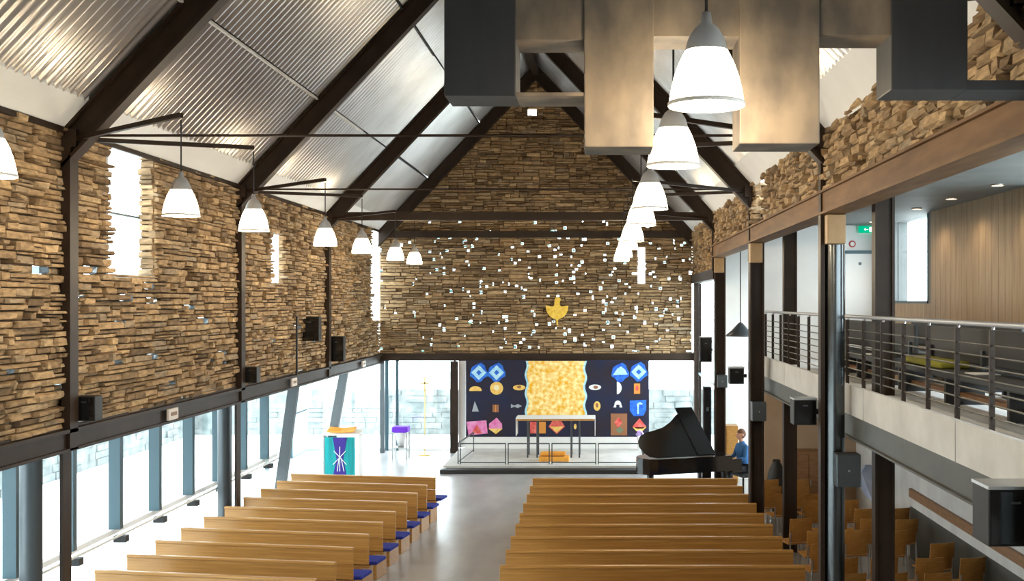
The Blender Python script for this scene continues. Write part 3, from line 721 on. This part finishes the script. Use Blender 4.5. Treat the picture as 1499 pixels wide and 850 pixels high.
# ------------------------------------------------------------------ chairs in the aisle
def make_chair():
    t = thing('stacking_chair', 'chair', 'chair')
    mb = MB(); n = 6
    for k in range(n):                                   # curved plywood backrest
        a0, a1 = (k/n-.5)*2, ((k+1)/n-.5)*2
        y0, y1 = -.03*(1-a0*a0), -.03*(1-a1*a1)
        x0, x1 = a0*.19, a1*.19
        mb.add([(x0,y0,.47),(x1,y1,.47),(x1,y1-.04,.84),(x0,y0-.04,.84),(x0,y0+.012,.47),(x1,y1+.012,.47),(x1,y1-.028,.84),(x0,y0-.028,.84)],
               [(0,1,2,3),(4,7,6,5),(0,4,5,1),(2,6,7,3),(0,3,7,4),(1,5,6,2)])
    mb.build('backrest', M['pew2'], t)
    MB().cbox(-.2,.2,.02,.42,.425,.445,.008).build('seat', M['pew2'], t)
    for sx in (-1, 1):
        MB().tube((sx*.17,-.03,.0),(sx*.17,0,.445),.011,8).tube((sx*.17,0,.445),(sx*.17,-.02,.62),.011,8).build('leg', M['alu'], t)
        MB().tube((sx*.18,.40,.0),(sx*.17,.36,.425),.011,8).build('leg', M['alu'], t)
    MB().tube((-.17,.1,.415),(.17,.1,.415),.009,8).tube((-.17,.33,.415),(.17,.33,.415),.009,8).build('seat_frame', M['alu'], t)
    return t
cp = make_chair(); first = True; r = random.Random(3); nrow = 0
for i, y in enumerate((20.75,19.95,19.25,18.75-.15,17.85,17.0,16.15,15.3,14.45,13.6,12.75)):
    for j in range(4):
        x = 3.10+.55*j+r.uniform(-.04,.04)+(.0 if i % 2 else .14); yy = y+r.uniform(-.05,.05)
        if i < 3 and j > 1: continue
        if i == 10 and j == 0: continue
        if min(abs(yy+.2-12.35), abs(yy+.2-18.4)) < .45 and x-.3 < 3.32 and x+.3 > 3.1: continue
        if min(abs(yy+.2-15.3), 9) < .65 and abs(x-3.85) < .45: continue
        if j >= 3 and i % 3 == 0: continue
        o = cp if first else copy_tree(cp); first = False
        o.location = (x, yy, 0); o.rotation_euler = (0,0,math.radians(r.uniform(6,16)))
        o['label'] = 'plywood chair under the gallery, %s row from the piano, %s from the columns' % (ORD[i], ORD[j]); o['group'] = 'plywood chairs in the aisle'

# ------------------------------------------------------------------ loudspeakers and boxes
def speaker(name, x0, x1, y0, y1, z0, z1, label, face):
    t = thing(name, label, 'loudspeaker', ((x0+x1)/2,(y0+y1)/2,z0), 'black loudspeakers')
    MB().cbox(x0,x1,y0,y1,z0,z1,.008).build('cabinet', M['blackm'], t)
    if face == '-y':
        MB().box(x0+.015,x1-.015,y0-.01,y0,z0+.015,z1-.015).build('grille', M['black'], t)
        MB().box((x0+x1)/2-.03,(x0+x1)/2+.03,y0-.013,y0-.01,z0+.75*(z1-z0),z0+.79*(z1-z0)).build('badge', M['greysteel'], t)
    else:
        s = x1 if face == '+x' else x0; d = .01 if face == '+x' else -.01
        MB().box(s,s+d,y0+.015,y1-.015,z0+.015,z1-.015).build('grille', M['black'], t)
    return t
def sp_left(px0, px1, py0, py1, Y, label, dep=.2):
    x0 = XL+.11; a = PX(px0,Y); b = PX(px1,Y)
    z1, z0 = PZ(py0,Y), PZ(py1,Y); wd = b-a
    t = speaker('wall_loudspeaker', a, b, Y, Y+dep, z0, z1, label, '-y')
    MB().bar(((a+b)/2,Y+dep/2,(z0+z1)/2),(XL,Y+dep+.1,(z0+z1)/2),.03,.03).build('bracket', M['blackm'], t)
sp_left(107,139,580,616,12.75,'square black loudspeaker on the long stone wall just above the beam by the first pilaster')
sp_left(354,376,537,560,18.72,'small black loudspeaker above the beam by the middle pilaster')
sp_left(440,467,463,499,22.7,'large black loudspeaker hung high on the long wall beside a thin pole')
sp_left(481,503,492,529,24.8,'upright black loudspeaker at the pilaster nearest the altar')
t = tag(MB().tube((-6.03,21.8,PZ(463,21.8)),(-6.03,21.8,2.745),.022,8).build('mounting_pole', M['blackm']), 'thin black pole beside the large loudspeaker on the long wall', 'pole')
for i, (px, py, Y, l) in enumerate(((241,603,15.45,'small pale sign plate on the beam under the tall window'),(421,558,21.6,'small pale sign plate on the beam above the leaning strut'),(527,532,28.0,'small pale sign plate on the beam near the altar corner'))):
    z = PZ(py,Y); t = thing('sign_plate', l, 'sign', (XL+.1,Y,2.6))
    MB().cbox(XL+.10,XL+.14,Y-.17,Y+.17,2.54,2.70,.008).build('housing', M['plate'], t)
    MB().box(XL+.14,XL+.143,Y-.11,Y+.11,2.60,2.65).build('marking', M['walnut'], t)
def col_speaker(px0, py0, py1, Y, w_, xcol, label, d=.3):
    x0 = PX(px0,Y); z1, z0 = PZ(py0,Y), PZ(py1,Y)
    t = speaker('column_loudspeaker', x0, x0+w_, Y, Y+d, z0, z1, label, '-y')
    MB().box(x0-.005,x0+w_+.005,Y-.015,Y+d,z1,z1+.02).build('top_plate', M['alu'], t)
    if x0+w_ < xcol: MB().box(x0+w_,xcol,Y+.1,Y+.16,(z0+z1)/2-.03,(z0+z1)/2+.03).build('bracket', M['blackm'], t)
    return t
col_speaker(1447,716,800,6.85,.34,2.62,'largest black loudspeaker, fixed beside the gallery edge')
col_speaker(1162,585,622,12.85,.27,2.64,'black loudspeaker on the polished round column before the tan partition',.25)
col_speaker(1068,539,562,18.85,.25,2.56,'small black loudspeaker on the square column before the white bay wall',.22)
col_speaker(1025,494,530,24.85,.27,2.6,'upright black loudspeaker on the dark column beside the piano',.22)
t = thing('nave_column','dark column at the rear end of the gallery opening','column',(2.715,6.6,0))
MB().tube((2.715,6.6,0),(2.715,6.6,5.2),.115,24).build('shaft', M['shiny'], t, angle=40); MB().box(2.575,2.855,6.46,6.74,0,.02).build('base_plate', M['steel'], t)
def cbox_on(col_x, y, z0, z1, w_, label):
    t = thing('junction_box', label, 'box', (col_x, y, z0), 'grey boxes on the columns')
    MB().cbox(col_x-w_/2,col_x+w_/2,y-.35,y-.13,z0,z1,.01).build('housing', M['greysteel'], t)
    MB().box(col_x-w_/2+.02,col_x+w_/2-.02,y-.356,y-.35,z0+.02,z1-.02).build('cover', M['greysteel'], t)
    MB().tube((col_x,y-.362,z0+.5*(z1-z0)),(col_x,y-.35,z0+.5*(z1-z0)),.012,10).build('lock', M['alu'], t)
cbox_on(2.80,12.6,PZ(712,12.3),PZ(664,12.3),.27,'grey metal box on the polished round column')
cbox_on(2.675,18.6,PZ(616,18.3),PZ(588,18.3),.24,'grey metal box on the square dark column by the front pews')
cbox_on(2.74,24.6,PZ(567,24.3),PZ(549,24.3),.22,'grey metal box on the dark column beside the piano')
speaker('tower_loudspeaker', 2.42, 2.60, 25.3, 25.6, 0, PZ(566,25.3), 'tall slim black loudspeaker tower behind the piano', '-y')
t = thing('timber_lectern','upright orange-brown timber cabinet before the white bay wall','cabinet',(3.1,25.5,0))
MB().cbox(2.93,3.22,25.3,25.7,0,PZ(623,25.3),.01).build('body', M['pew2'], t)
MB().box(2.96,3.19,25.285,25.3,.1,PZ(627,25.3)).build('front_panel', M['pew2'], t)

# coat stand and dark bag in the aisle
t = thing('coat_stand','pale blue cloth hanging on a slim pole in the dark aisle','coat stand',(3.85,15.3,0))
px = 3.85
MB().tube((px,15.3,0),(px,15.3,2.14),.025,10).build('pole', M['alu'], t)
MB().lathe([(.18,0),(.18,.02),(.03,.04)],16,(px,15.3,0)).build('foot', M['steel'], t)
mb = MB(); pts = [(-.03,.0),(.05,.0),(.12,-.12),(.12,-.46),(.06,-.50),(.0,-.46),(-.07,-.34),(-.13,-.22),(-.10,-.08)]
mb.prism(pts, lambda p, k: (px-.11+p[0], 15.2+.08*k+.03*math.sin(p[1]*14), 1.93+p[1])); mb.build('hanging_cloth', M['coat'], t)
t = thing('instrument_bag','tall black soft instrument bag standing before the tan partition','bag',(3.48,21.45,0))
mb = MB(); bm = bmesh.new(); bmesh.ops.create_uvsphere(bm, u_segments=16, v_segments=12, radius=1)
mb.add([(3.48+v.co.x*.19, 21.45+v.co.y*.15, .555+v.co.z*.55) for v in bm.verts], [[v.index for v in f.verts] for f in bm.faces]); bm.free()
mb.build('body', M['blackm'], t, smooth=True)
MB().tube((3.42,21.45,1.1),(3.54,21.45,1.1),.02,8).tube((3.42,21.45,1.06),(3.42,21.45,1.1),.02,8).tube((3.54,21.45,1.06),(3.54,21.45,1.1),.02,8).build('handle', M['blackm'], t)

# ------------------------------------------------------------------ altar area
struct(MB().box(-3.8,1.3,27.1,30.3,0,.10).box(-3.86,1.34,27.05,30.3,.10,.15).build('altar_step', M['concrete']), 'low pale platform carrying the altar')
struct(MB().box(-3.72,1.42,30.25,30.5,.15,.47).build('altar_plinth', M['white']), 'white ledge under the tapestry')
# tapestry
YT = 30.28
tp = thing('tapestry','wide dark navy tapestry with a golden centre and small embroidered signs','tapestry',(PX(816,YT),YT,.47))
MB().box(PX(682,YT),PX(950,YT),YT,YT+.04,.47,PZ(527,YT)).build('ground_cloth', M['navy'], tp)
def flat(name, pts, m, d0=.012, parent=tp, lift=0.0, smooth=False):
    mb = MB(); mb.prism(pts, lambda p, k: (PX(p[0],YT), YT-lift-(d0 if k else -.002), PZ(p[1],YT))); return mb.build(name, m, parent)
def ell(cx, cy, rx, ry, a0=0, a1=360, n=20): 
    return [(cx+rx*math.cos(math.radians(a0+(a1-a0)*i/n)), cy+ry*math.sin(math.radians(a0+(a1-a0)*i/n))) for i in range(n if a1-a0 >= 360 else n+1)]
def rect(a, b, c, d): return [(a,c),(b,c),(b,d),(a,d)]
def dia(cx, cy, s, t=None): t = t or s; return [(cx,cy-t),(cx+s,cy),(cx,cy+t),(cx-s,cy)]
def tm(c, c2=None, sc=9): return mat('thread_%.2f_%.2f_%.2f' % c, c, .8, 0, c2, sc) if c2 else mat('thread_%.2f_%.2f_%.2f' % c, c, .8)
tb, tcy, twh, tgo, tor, tpi, trd, tbr, tgr, tcr = (tm((.01,.06,.55),(.03,.22,.75)), tm((.25,.60,.85),(.6,.85,.95)), tm((.8,.85,.85)), tm((.75,.42,.08),(.9,.65,.2)),
    tm((.70,.28,.05)), tm((.70,.12,.38),(.8,.35,.6)), tm((.60,.03,.04),(.75,.2,.15)), tm((.30,.13,.06)), tm((.35,.38,.42)), tm((.85,.75,.5)))
wav = lambda y: 2.2*math.sin((y-528)/27*2*math.pi)
L_ = [(772.5+wav(y)*.7,y) for y in range(528,613,4)]; R_ = [(855+wav(y+9)*.7,y) for y in range(528,613,4)]
flat('pale_border', [(x-3,y) for x,y in L_]+[(x+3,y) for x,y in reversed(R_)], tcy, .008)
flat('golden_panel', L_+R_[::-1], M['yellow'], .010, lift=.006)
for cx, cy in ((701,545),(727,545),(908,545),(935,544)):
    flat('blue_field', [(cx+d*(1+.12*math.sin(i*2.3)),cy+e*(1+.15*math.cos(i*1.7))) for i,(d,e) in enumerate(ell(0,0,13,13,0,360,14))], tb)
    if cx == 908: flat('pale_peak', [(cx-11,cy+4),(cx-4,cy-6),(cx+1,cy-9),(cx+7,cy-4),(cx+11,cy+3)], tcy, .016)
    else:
        flat('pale_diamond', dia(cx,cy,11), tcy, .016); flat('diamond_heart', dia(cx,cy,4), tb, .019)
flat('half_sun', ell(696,571,9,6,180,360)+[(705,572),(687,572)], tgo)
flat('sun_disc', ell(727,568,9.5,9.5), tgo); flat('sun_heart', ell(727,567,4,4), tcr, .016)
flat('eye', ell(760,567,9,4), tgo); flat('pupil', ell(760,566,3,2.2), tbr, .016)
flat('small_tree', [(695,587),(701,602),(691,602)], tgr)
flat('tablet', rect(721,730,592,603), tbr); flat('tablet_line', rect(725,726,592,603), tor, .016)
flat('fish', [(748,591),(753,593.5),(758,591),(764,594),(758,597),(753,595),(748,597)], tgr)
flat('eye', ell(871,566.5,9,4), twh); flat('pupil', ell(872,566.5,3.5,2.4), tbr, .016)
flat('half_moon', ell(903,567.5,7,9,-90,90), twh)
flat('frame_sign', rect(928,937,561,576), tor); flat('frame_sign_heart', ell(932.5,568,2.4,4), trd, .016)
flat('ring_sign', ell(874,594,5,7), tgo); flat('ring_heart', ell(874,593,2,3.5), tbr, .016)
flat('arch', ell(904.5,592,5,6,180,360)+[(911,596),(907,596),(907,592),(902,592),(902,596),(898,596)], twh)
flat('blue_field', [(922,586),(946,585),(946,600),(942,608),(928,609),(922,601)], tb)
flat('crozier', [(932,591),(937,588),(941,591),(938,592),(936,591),(935,595),(935,606),(932.5,606),(933,595)], tcy, .016)
for a, b in ((683,712),): flat('red_patch', [(a,617),(b,615),(b+2,634),(a+3,637)], tpi)
flat('red_mark', [(690,634),(698,621),(706,634)], trd, .016)
flat('pink_house', [(716,620),(727,611),(735,620),(735,627),(716,627)], tpi); flat('gold_house', [(715,627),(736,627),(726,635)], tgo)
flat('red_patch', rect(776,787,617,634), trd); flat('red_patch', rect(789,799,617,634), tor)
flat('red_gem', [(803,624),(809,615),(821,615),(827,624),(815,635)], trd); flat('gold_gem', [(805,624),(825,624),(815,633)], tgo, .016)
flat('small_flame', ell(842,624,2,4), tgo)
flat('red_square', rect(894,918,605,637), tbr); flat('red_fleck', dia(905,618,6,8), trd, .016); flat('green_fleck', dia(907,629,6,5), tm((.15,.2,.12)), .016)
flat('red_tip', [(926,624),(936,612),(946,624),(941,627),(931,627)], trd); flat('gold_tip', [(926,625),(946,625),(936,635)], tgo)
t = tag(MB().tube((PX(694,30),30,.47),(PX(694,30),30,.47+.01),.05,12).build('candle_dish', M['alu']), 'small metal dish on the white ledge under the tapestry', 'dish')
# altar
AYf, AYb = 28.35, 29.15
al = thing('altar_table','slender steel altar table with a white cloth before the tapestry','altar',(PX(813,28.75),28.75,.15))
xa, xb = PX(756,AYf), PX(870,AYf)
MB().cbox(xa,xb,AYf,AYb,1.12,1.17,.01).build('table_top', M['pew2'], al)
tc_ = MB().cbox(xa-.02,xb+.02,AYf-.02,AYb+.02,1.17,1.19,.006); tc_.box(xa-.025,xa-.012,AYf+.1,AYb-.1,.72,1.19).box(xb+.012,xb+.025,AYf+.1,AYb-.1,.72,1.19); tc_.build('altar_cloth', M['cloth'], al)
for p in (772,786,836,848):
    for yy in (AYf+.12,AYb-.12): MB().box(PX(p,AYf)-.02,PX(p,AYf)+.02,yy-.02,yy+.02,.15,1.12).build('leg', M['greysteel'], al)
t = thing('kneeler','low orange cushioned kneeler before the altar','kneeler',(PX(810,27.9),27.9,.15))
MB().cbox(PX(789,27.8),PX(833,27.8),27.75,28.1,.15,.27,.01).build('base', M['orange'], t); MB().cbox(PX(791,27.8),PX(828,27.8),27.82,28.05,.29,.38,.02).build('pad', M['orange'], t)
MB().box(PX(793,27.8),PX(826,27.8),27.85,28.0,.27,.29).build('spacer', M['walnut'], t)
# communion rail
cr = thing('communion_rail','thin steel communion rail along the front of the altar platform','rail',(PX(806,27.3),27.3,.15))
YR = 27.3
def frame(a, b, name='rail_frame'):
    a, b = Vector(a), Vector(b); u = Vector((0,0,1)); mb = MB()
    mb.bar(a+u*.52,b+u*.52,.03,.03).bar(a+u*.05,b+u*.05,.02,.02).bar(a,a+u*.53,.025,.025).bar(b,b+u*.53,.025,.025); mb.build(name, M['greysteel'], cr)
for p, q in ((674,740),(744,804),(808,872),(876,941)): frame((PX(p,YR),YR,.15),(PX(q,YR),YR,.15))
frame((PX(672,YR)-.03,YR+.05,.15),(-3.4,29.6,.15)); frame((PX(941,YR)+.03,YR+.05,.15),(1.15,29.6,.15))
MB().cbox(-3.9,1.33,26.72,27.0,.0,.10,.02).build('kneeling_pad', M['blackm'], cr)
t = thing('flower_vase','lilac flowers in a slim white vase on the ledge beside the tapestry','vase',(PX(937,29.9),29.95,.15))
xv, yv = PX(937,29.9), 29.95
MB().lathe([(.0,.0),(.09,0),(.07,.2),(.1,.34),(.06,.4),(.0,.4)],16,(xv,yv,.15)).build('vase', M['cloth'], t, smooth=True)
for k in range(6): MB().lathe([(0,.0),(.05,.03),(.06,.07),(.0,.12)],8,(xv+.06*math.cos(k),yv+.06*math.sin(k),.52+.03*(k%3))).build('flower', M['lilac'], t, smooth=True)
# golden dove
YD = D-.10
dv = ([(812,438),(813.5,435.5),(816.5,434.5),(819.5,435.5),(821,438),(819.5,442),(819.5,446),(822,448.5),(827,448),(832,446.5)]
      + [(815.5+16.5*math.cos(math.radians(a)), 448+19*math.sin(math.radians(a))) for a in range(10, 85, 12)]
      + [(816.6,470),(817.5,475),(815,475.5),(814.6,470)]
      + [(815.5+16.5*math.cos(math.radians(a)), 448+19*math.sin(math.radians(a))) for a in range(98, 172, 12)]
      + [(799,446.5),(804,448),(809,448.5),(811.5,446),(811.5,442)])
dove = thing('golden_dove','golden descending dove emblem on the altar wall','emblem',(PX(816,YD),YD,3.6))
mb = MB(); mb.prism(dv[::1], lambda p, k: (PX(p[0],YD), YD-.05*k, PZ(p[1],YD))); mb.build('body', M['gold'], dove)
for c in ((807,455),(824,455)):
    mb = MB(); mb.prism(ell(c[0],c[1],4.5,2.6,0,360,14), lambda p, k: (PX(p[0],YD), YD-.05-.02*k, PZ(p[1],YD))); mb.build('wing_relief', M['gold'], dove)
mb = MB(); mb.prism(ell(816,441,2.8,3.2,0,360,14), lambda p, k: (PX(p[0],YD), YD-.05-.02*k, PZ(p[1],YD))); mb.build('tail_relief', M['gold'], dove)
# processional cross
t = thing('processional_cross','slender golden cross on a pole before the end glazing','cross',(PX(622,30),30,0))
xc = PX(622,30)
MB().tube((xc,30,.03),(xc,30,1.75),.012,8).build('pole', M['gold'], t); MB().lathe([(.16,0),(.16,.02),(.02,.05)],16,(xc,30,0)).build('foot', M['gold'], t)
MB().box(xc-.018,xc+.018,29.985,30.015,1.75,2.15).box(xc-.12,xc+.12,29.985,30.015,1.96,2.0).build('cross', M['gold'], t)
# lectern
YLc = 25.9; lx0, lx1 = PX(470,YLc), PX(526,YLc)
lc = thing('lectern','white framed lectern with a teal and indigo hanging','lectern',((lx0+lx1)/2,YLc,0))
zt = PZ(637,YLc)
for x in (lx0+.03, lx1-.03): MB().box(x-.025,x+.025,YLc,YLc+.4,0,zt).build('side_panel', M['cloth'], lc)
MB().add([(lx0,YLc-.04,zt),(lx1,YLc-.04,zt),(lx1,YLc+.45,zt+.06),(lx0,YLc+.45,zt+.06),(lx0,YLc-.04,zt+.03),(lx1,YLc-.04,zt+.03),(lx1,YLc+.45,zt+.09),(lx0,YLc+.45,zt+.09)],
         [(0,1,2,3),(4,7,6,5),(0,4,5,1),(1,5,6,2),(2,6,7,3),(3,7,4,0)]).build('reading_top', M['cloth'], lc)
ha, hb = PX(476,YLc), PX(520,YLc)
hg = MB().box(ha,hb,YLc-.03,YLc-.015,.04,zt-.04).build('hanging', M['teal'], lc)
hm = (ha+hb)/2
def hpoly(pts, m, y, name): mb = MB(); mb.prism(pts, lambda p, k: (p[0],y-.008*k,p[1])); mb.build(name, m, hg)
hpoly([(hm-.17,.04),(hm+.17,.04),(hm+.08,.5),(hm+.17,zt-.05),(hm-.17,zt-.05),(hm-.08,.5)], M['violet'], YLc-.031, 'indigo_field')
st_ = MB()
for a, b in (((-.14,.68),(.16,.36)),((.14,.68),(-.16,.36)),((0,.78),(0,.2)),((-.06,.2),(-.02,.52)),((.1,.2),(.03,.52))):
    st_.bar((hm+a[0],YLc-.043,a[1]),(hm+b[0],YLc-.043,b[1]),.014,.008,up=(0,1,0))
st_.build('star_stitching', twh, hg)
t = thing('open_book','orange-brown book lying open on the lectern','book',(hm,YLc+.15,zt+.07))
for s in (-1, 1):
    MB().add([(hm,YLc+.02,zt+.055),(hm+s*.32,YLc+.02,zt+.075),(hm+s*.32,YLc+.34,zt+.135),(hm,YLc+.34,zt+.11),(hm,YLc+.02,zt+.075),(hm+s*.32,YLc+.02,zt+.11),(hm+s*.32,YLc+.34,zt+.17),(hm,YLc+.34,zt+.14)],
             [(0,1,2,3),(4,7,6,5),(0,4,5,1),(1,5,6,2),(2,6,7,3),(3,7,4,0)]).build('page_block', M['orange'], t)
# font
YF = 29.5; fx = PX(587,YF)
ft = thing('baptismal_font','small white font with a violet cover on steel legs','font',(fx,YF,0))
for sx in (-1,1):
    for sy in (-1,1): MB().box(fx+sx*.19-.02,fx+sx*.19+.02,YF+sy*.19-.02,YF+sy*.19+.02,0,.72).build('leg', M['alu'], ft)
MB().lathe([(0,.3),(.08,.3),(.12,.5),(.17,.68),(.17,.7)],20,(fx,YF,0)).build('bowl', M['cloth'], ft, smooth=True)
MB().cbox(fx-.21,fx+.21,YF-.21,YF+.21,.70,.85,.02).build('cover', M['purple'], ft)
MB().box(fx-.2,fx+.2,YF-.2,YF+.2,.28,.3).build('shelf', M['alu'], ft)

# ------------------------------------------------------------------ grand piano
th = math.radians(20); K = Vector((2.80,22.95,0)); av = Vector((-math.cos(th),-math.sin(th),0)); bv_ = Vector((-math.sin(th),math.cos(th),0))
pn = thing('grand_piano','black grand piano with raised lid between pews and altar','piano',tuple(K+av*1.0+bv_*.6))
out = [(0,0),(1.70,0),(1.86,.05),(1.96,.18),(2.0,.36),(1.97,.52),(1.88,.66),(1.72,.76),(1.5,.82),(1.28,.90),(1.05,1.06),(.85,1.26),(.65,1.40),(.45,1.46),(0,1.46)]
W = lambda l, b, z: tuple(K+av*l+bv_*b+Vector((0,0,z)))
mb = MB(); mb.prism(out, lambda p, k: W(p[0],p[1],.66 if k == 0 else .98)); mb.build('rim', M['black'], pn)
mb = MB(); mb.prism([(l*.97+.03,b*.95+.03) for l,b in out if l > .0]+[(.42,1.4),(.42,.04)], lambda p, k: W(p[0],p[1],.975 if k == 0 else .985)); mb.build('soundboard', M['walnut'], pn)
la = math.radians(36)
lid = [(.40,0)]+[p for p in out if p[0] >= .45]+[(.40,1.46)]
def lidp(p, k): 
    l, b = p; return W(l, b*math.cos(la)-.02*k*math.sin(la), 1.0+b*math.sin(la)+.02*k*math.cos(la))
lo = MB(); lo.prism(lid, lidp); lid_o = lo.build('lid', M['black'], pn)
fl = MB(); fl.prism([(.40,0),(.80,0),(.80,1.46),(.40,1.46)], lambda p, k: (lambda q: (q[0],q[1],q[2]+.03))(lidp(p,k))); fl.build('front_flap', M['black'], lid_o)
MB().bar(W(.55,1.38,1.0), W(.62,1.46*math.cos(la)-.03,1.0+1.42*math.sin(la)), .02, .02).build('lid_prop', M['black'], pn)
mb = MB(); mb.prism([(-.22,.05),(0,.05),(0,1.41),(-.22,1.41)], lambda p, k: W(p[0],p[1],.62 if k == 0 else .70)); mb.build('key_bed', M['black'], pn)
mb = MB(); mb.prism([(-.18,.12),(-.02,.12),(-.02,1.34),(-.18,1.34)], lambda p, k: W(p[0],p[1],.70 if k == 0 else .725)); mb.build('keyboard', M['cloth'], pn)
for b0, b1 in ((0,.09),(1.37,1.46)):
    mb = MB(); mb.prism([(-.22,b0),(0,b0),(0,b1),(-.22,b1)], lambda p, k: W(p[0],p[1],.62 if k == 0 else .90)); mb.build('cheek', M['black'], pn)
mb = MB(); mb.prism([(.25,.35),(.30,.35),(.30,1.1),(.25,1.1)], lambda p, k: W(p[0]+.1*k,p[1],.99 if k == 0 else 1.25)); mb.build('music_desk', M['black'], pn)
for l, b in ((.12,.14),(.12,1.32),(1.72,.35)):
    MB().tube(W(l,b,.06),W(l,b,.66),.05,12,.075).build('leg', M['black'], pn); MB().tube(W(l,b,.0),W(l,b,.06),.04,10).build('caster', M['gold'], pn)
MB().box(*(lambda c: (c[0]-.1,c[0]+.1,c[1]-.04,c[1]+.04,.1,.66))(W(.25,.73,0))).build('pedal_lyre', M['black'], pn)
bn = thing('piano_bench','black padded bench at the piano','bench',W(-.62,.72,0))
mb = MB(); mb.prism([(-.80,.42),(-.46,.42),(-.46,1.02),(-.80,1.02)], lambda p, k: W(p[0],p[1],.42 if k == 0 else .49)); mb.build('seat', M['blackm'], bn)
for l in (-.77,-.49):
    for b in (.45,.99): MB().tube(W(l,b,0),W(l,b,.42),.022,8).build('leg', M['black'], bn)

# ------------------------------------------------------------------ pianist
def skin_chain(name, verts, edges, radii, m, parent, root=0, sub=2):
    me = bpy.data.meshes.new(name); me.from_pydata([tuple(v) for v in verts], edges, []); o = bpy.data.objects.new(name, me)
    COL.objects.link(o); o.parent = parent; me.materials.append(m)
    md = o.modifiers.new('skin','SKIN')
    for i, rr in enumerate(radii):
        sv = me.skin_vertices[0].data[i]; sv.radius = (rr if isinstance(rr, tuple) else (rr, rr)); sv.use_root = (i == root)
    md.use_smooth_shade = True
    s = o.modifiers.new('sub','SUBSURF'); s.levels = sub; s.render_levels = sub
    return o
base = Vector(W(-.64,.72,0)); pe = thing('person','person in a blue shirt sitting at the piano with hands on the keys','person',tuple(base))
def L(f, s, z): return (av*f+bv_*(-s)+Vector((0,0,z)))          # forward, right, up in the person's frame
V_ = [L(0,0,.60), L(.02,0,.82), L(.03,0,1.02), L(.04,0,1.13), L(.05,0,1.20),
      L(.03,.19,1.06), L(.10,.25,.82), L(.38,.20,.79), L(.03,-.19,1.06), L(.10,-.25,.82), L(.38,-.20,.79)]
E_ = [(0,1),(1,2),(2,3),(3,4),(2,5),(5,6),(6,7),(2,8),(8,9),(9,10)]
skin_chain('shirt', V_, E_, [.15,.14,.15,.07,.055,.065,.052,.036,.065,.052,.036], M['sky'], pe)
V_ = [L(0,0,.60), L(.05,.10,.57), L(.42,.13,.55), L(.40,.13,.10), L(.52,.14,.045), L(.05,-.10,.57), L(.42,-.13,.55), L(.40,-.13,.10), L(.52,-.14,.045)]
skin_chain('trousers', V_, [(0,1),(1,2),(2,3),(3,4),(0,5),(5,6),(6,7),(7,8)], [.14,.10,.075,.05,.04,.10,.075,.05,.04], M['trouser'], pe)
def head_mesh():
    bm = bmesh.new(); bmesh.ops.create_uvsphere(bm, u_segments=20, v_segments=14, radius=1); mb = MB()
    for v in bm.verts:
        f, s, z = v.co.x*.098, v.co.y*.078, v.co.z*.118
        if z < -.03: f = f*.9+.012; s *= .86
        if f > .08 and abs(s) < .02 and -.03 < z < .02: f += .022
        mb.v.append(tuple(L(.07+f, s, 1.31+z)))
    mb.f = [tuple(v.index for v in f.verts) for f in bm.faces]; bm.free(); return mb
def pbuild(mb, name, m, par=pe, smooth=True):
    me = mb.mesh(name, m, (0,0,0), smooth); o = bpy.data.objects.new(name, me); COL.objects.link(o); o.parent = par; return o
hd = pbuild(head_mesh(), 'head', M['skin'])
hm_ = head_mesh(); ctr = L(.07,0,1.31); keep = []
hm_.v = [tuple(ctr+(Vector(v)-ctr)*1.09+L(-.012,0,.008)) for v in hm_.v]
def is_hair(f):
    c = sum((Vector(hm_.v[i]) for i in f), Vector())/len(f)-ctr; fwd = c.dot(av)
    return (c.z > .045) or (fwd < .0 and c.z > -.07)
hm_.f = [f for f in hm_.f if is_hair(f)]; pbuild(hm_, 'hair', M['hair'])
mb = MB()
for s in (-.03,.03): mb.tube(L(.155,s,1.325), L(.166,s,1.325), .011, 8)
mb.tube(L(.150,-.022,1.262), L(.150,.022,1.262), .006, 6); pbuild(mb, 'face_features', M['hair'], hd)
mb = MB()
for s in (-.082,.082): mb.tube(L(.06,s,1.31), L(.05,s*1.12,1.315), .028, 10, .02)
pbuild(mb, 'ear', M['skin'], hd)
mb = MB(); mb.tube(L(.05,0,1.14), L(.06,0,1.23), .05, 12); pbuild(mb, 'neck', M['skin'])
for s in (-1, 1):
    V_ = [L(.38,.20*s,.79), L(.44,.19*s,.785), L(.475,.19*s,.78)]; E_ = [(0,1),(1,2)]; R_2 = [.026,.032,.03]
    for k in range(4):
        o_ = (k-1.5)*.021; n = len(V_); ln = (.055,.068,.064,.05)[k]
        V_ += [L(.495,.19*s+o_,.785), L(.495+ln*.6,.19*s+o_*1.15,.778), L(.495+ln,.19*s+o_*1.2,.752)]; E_ += [(2,n),(n,n+1),(n+1,n+2)]; R_2 += [.0095,.0085,.007]
    n = len(V_); V_ += [L(.46,.19*s-.045*s,.775), L(.49,.19*s-.06*s,.76)]; E_ += [(1,n),(n,n+1)]; R_2 += [.011,.009]
    skin_chain('hand', V_, E_, R_2, M['skin'], pe, 0, 1)
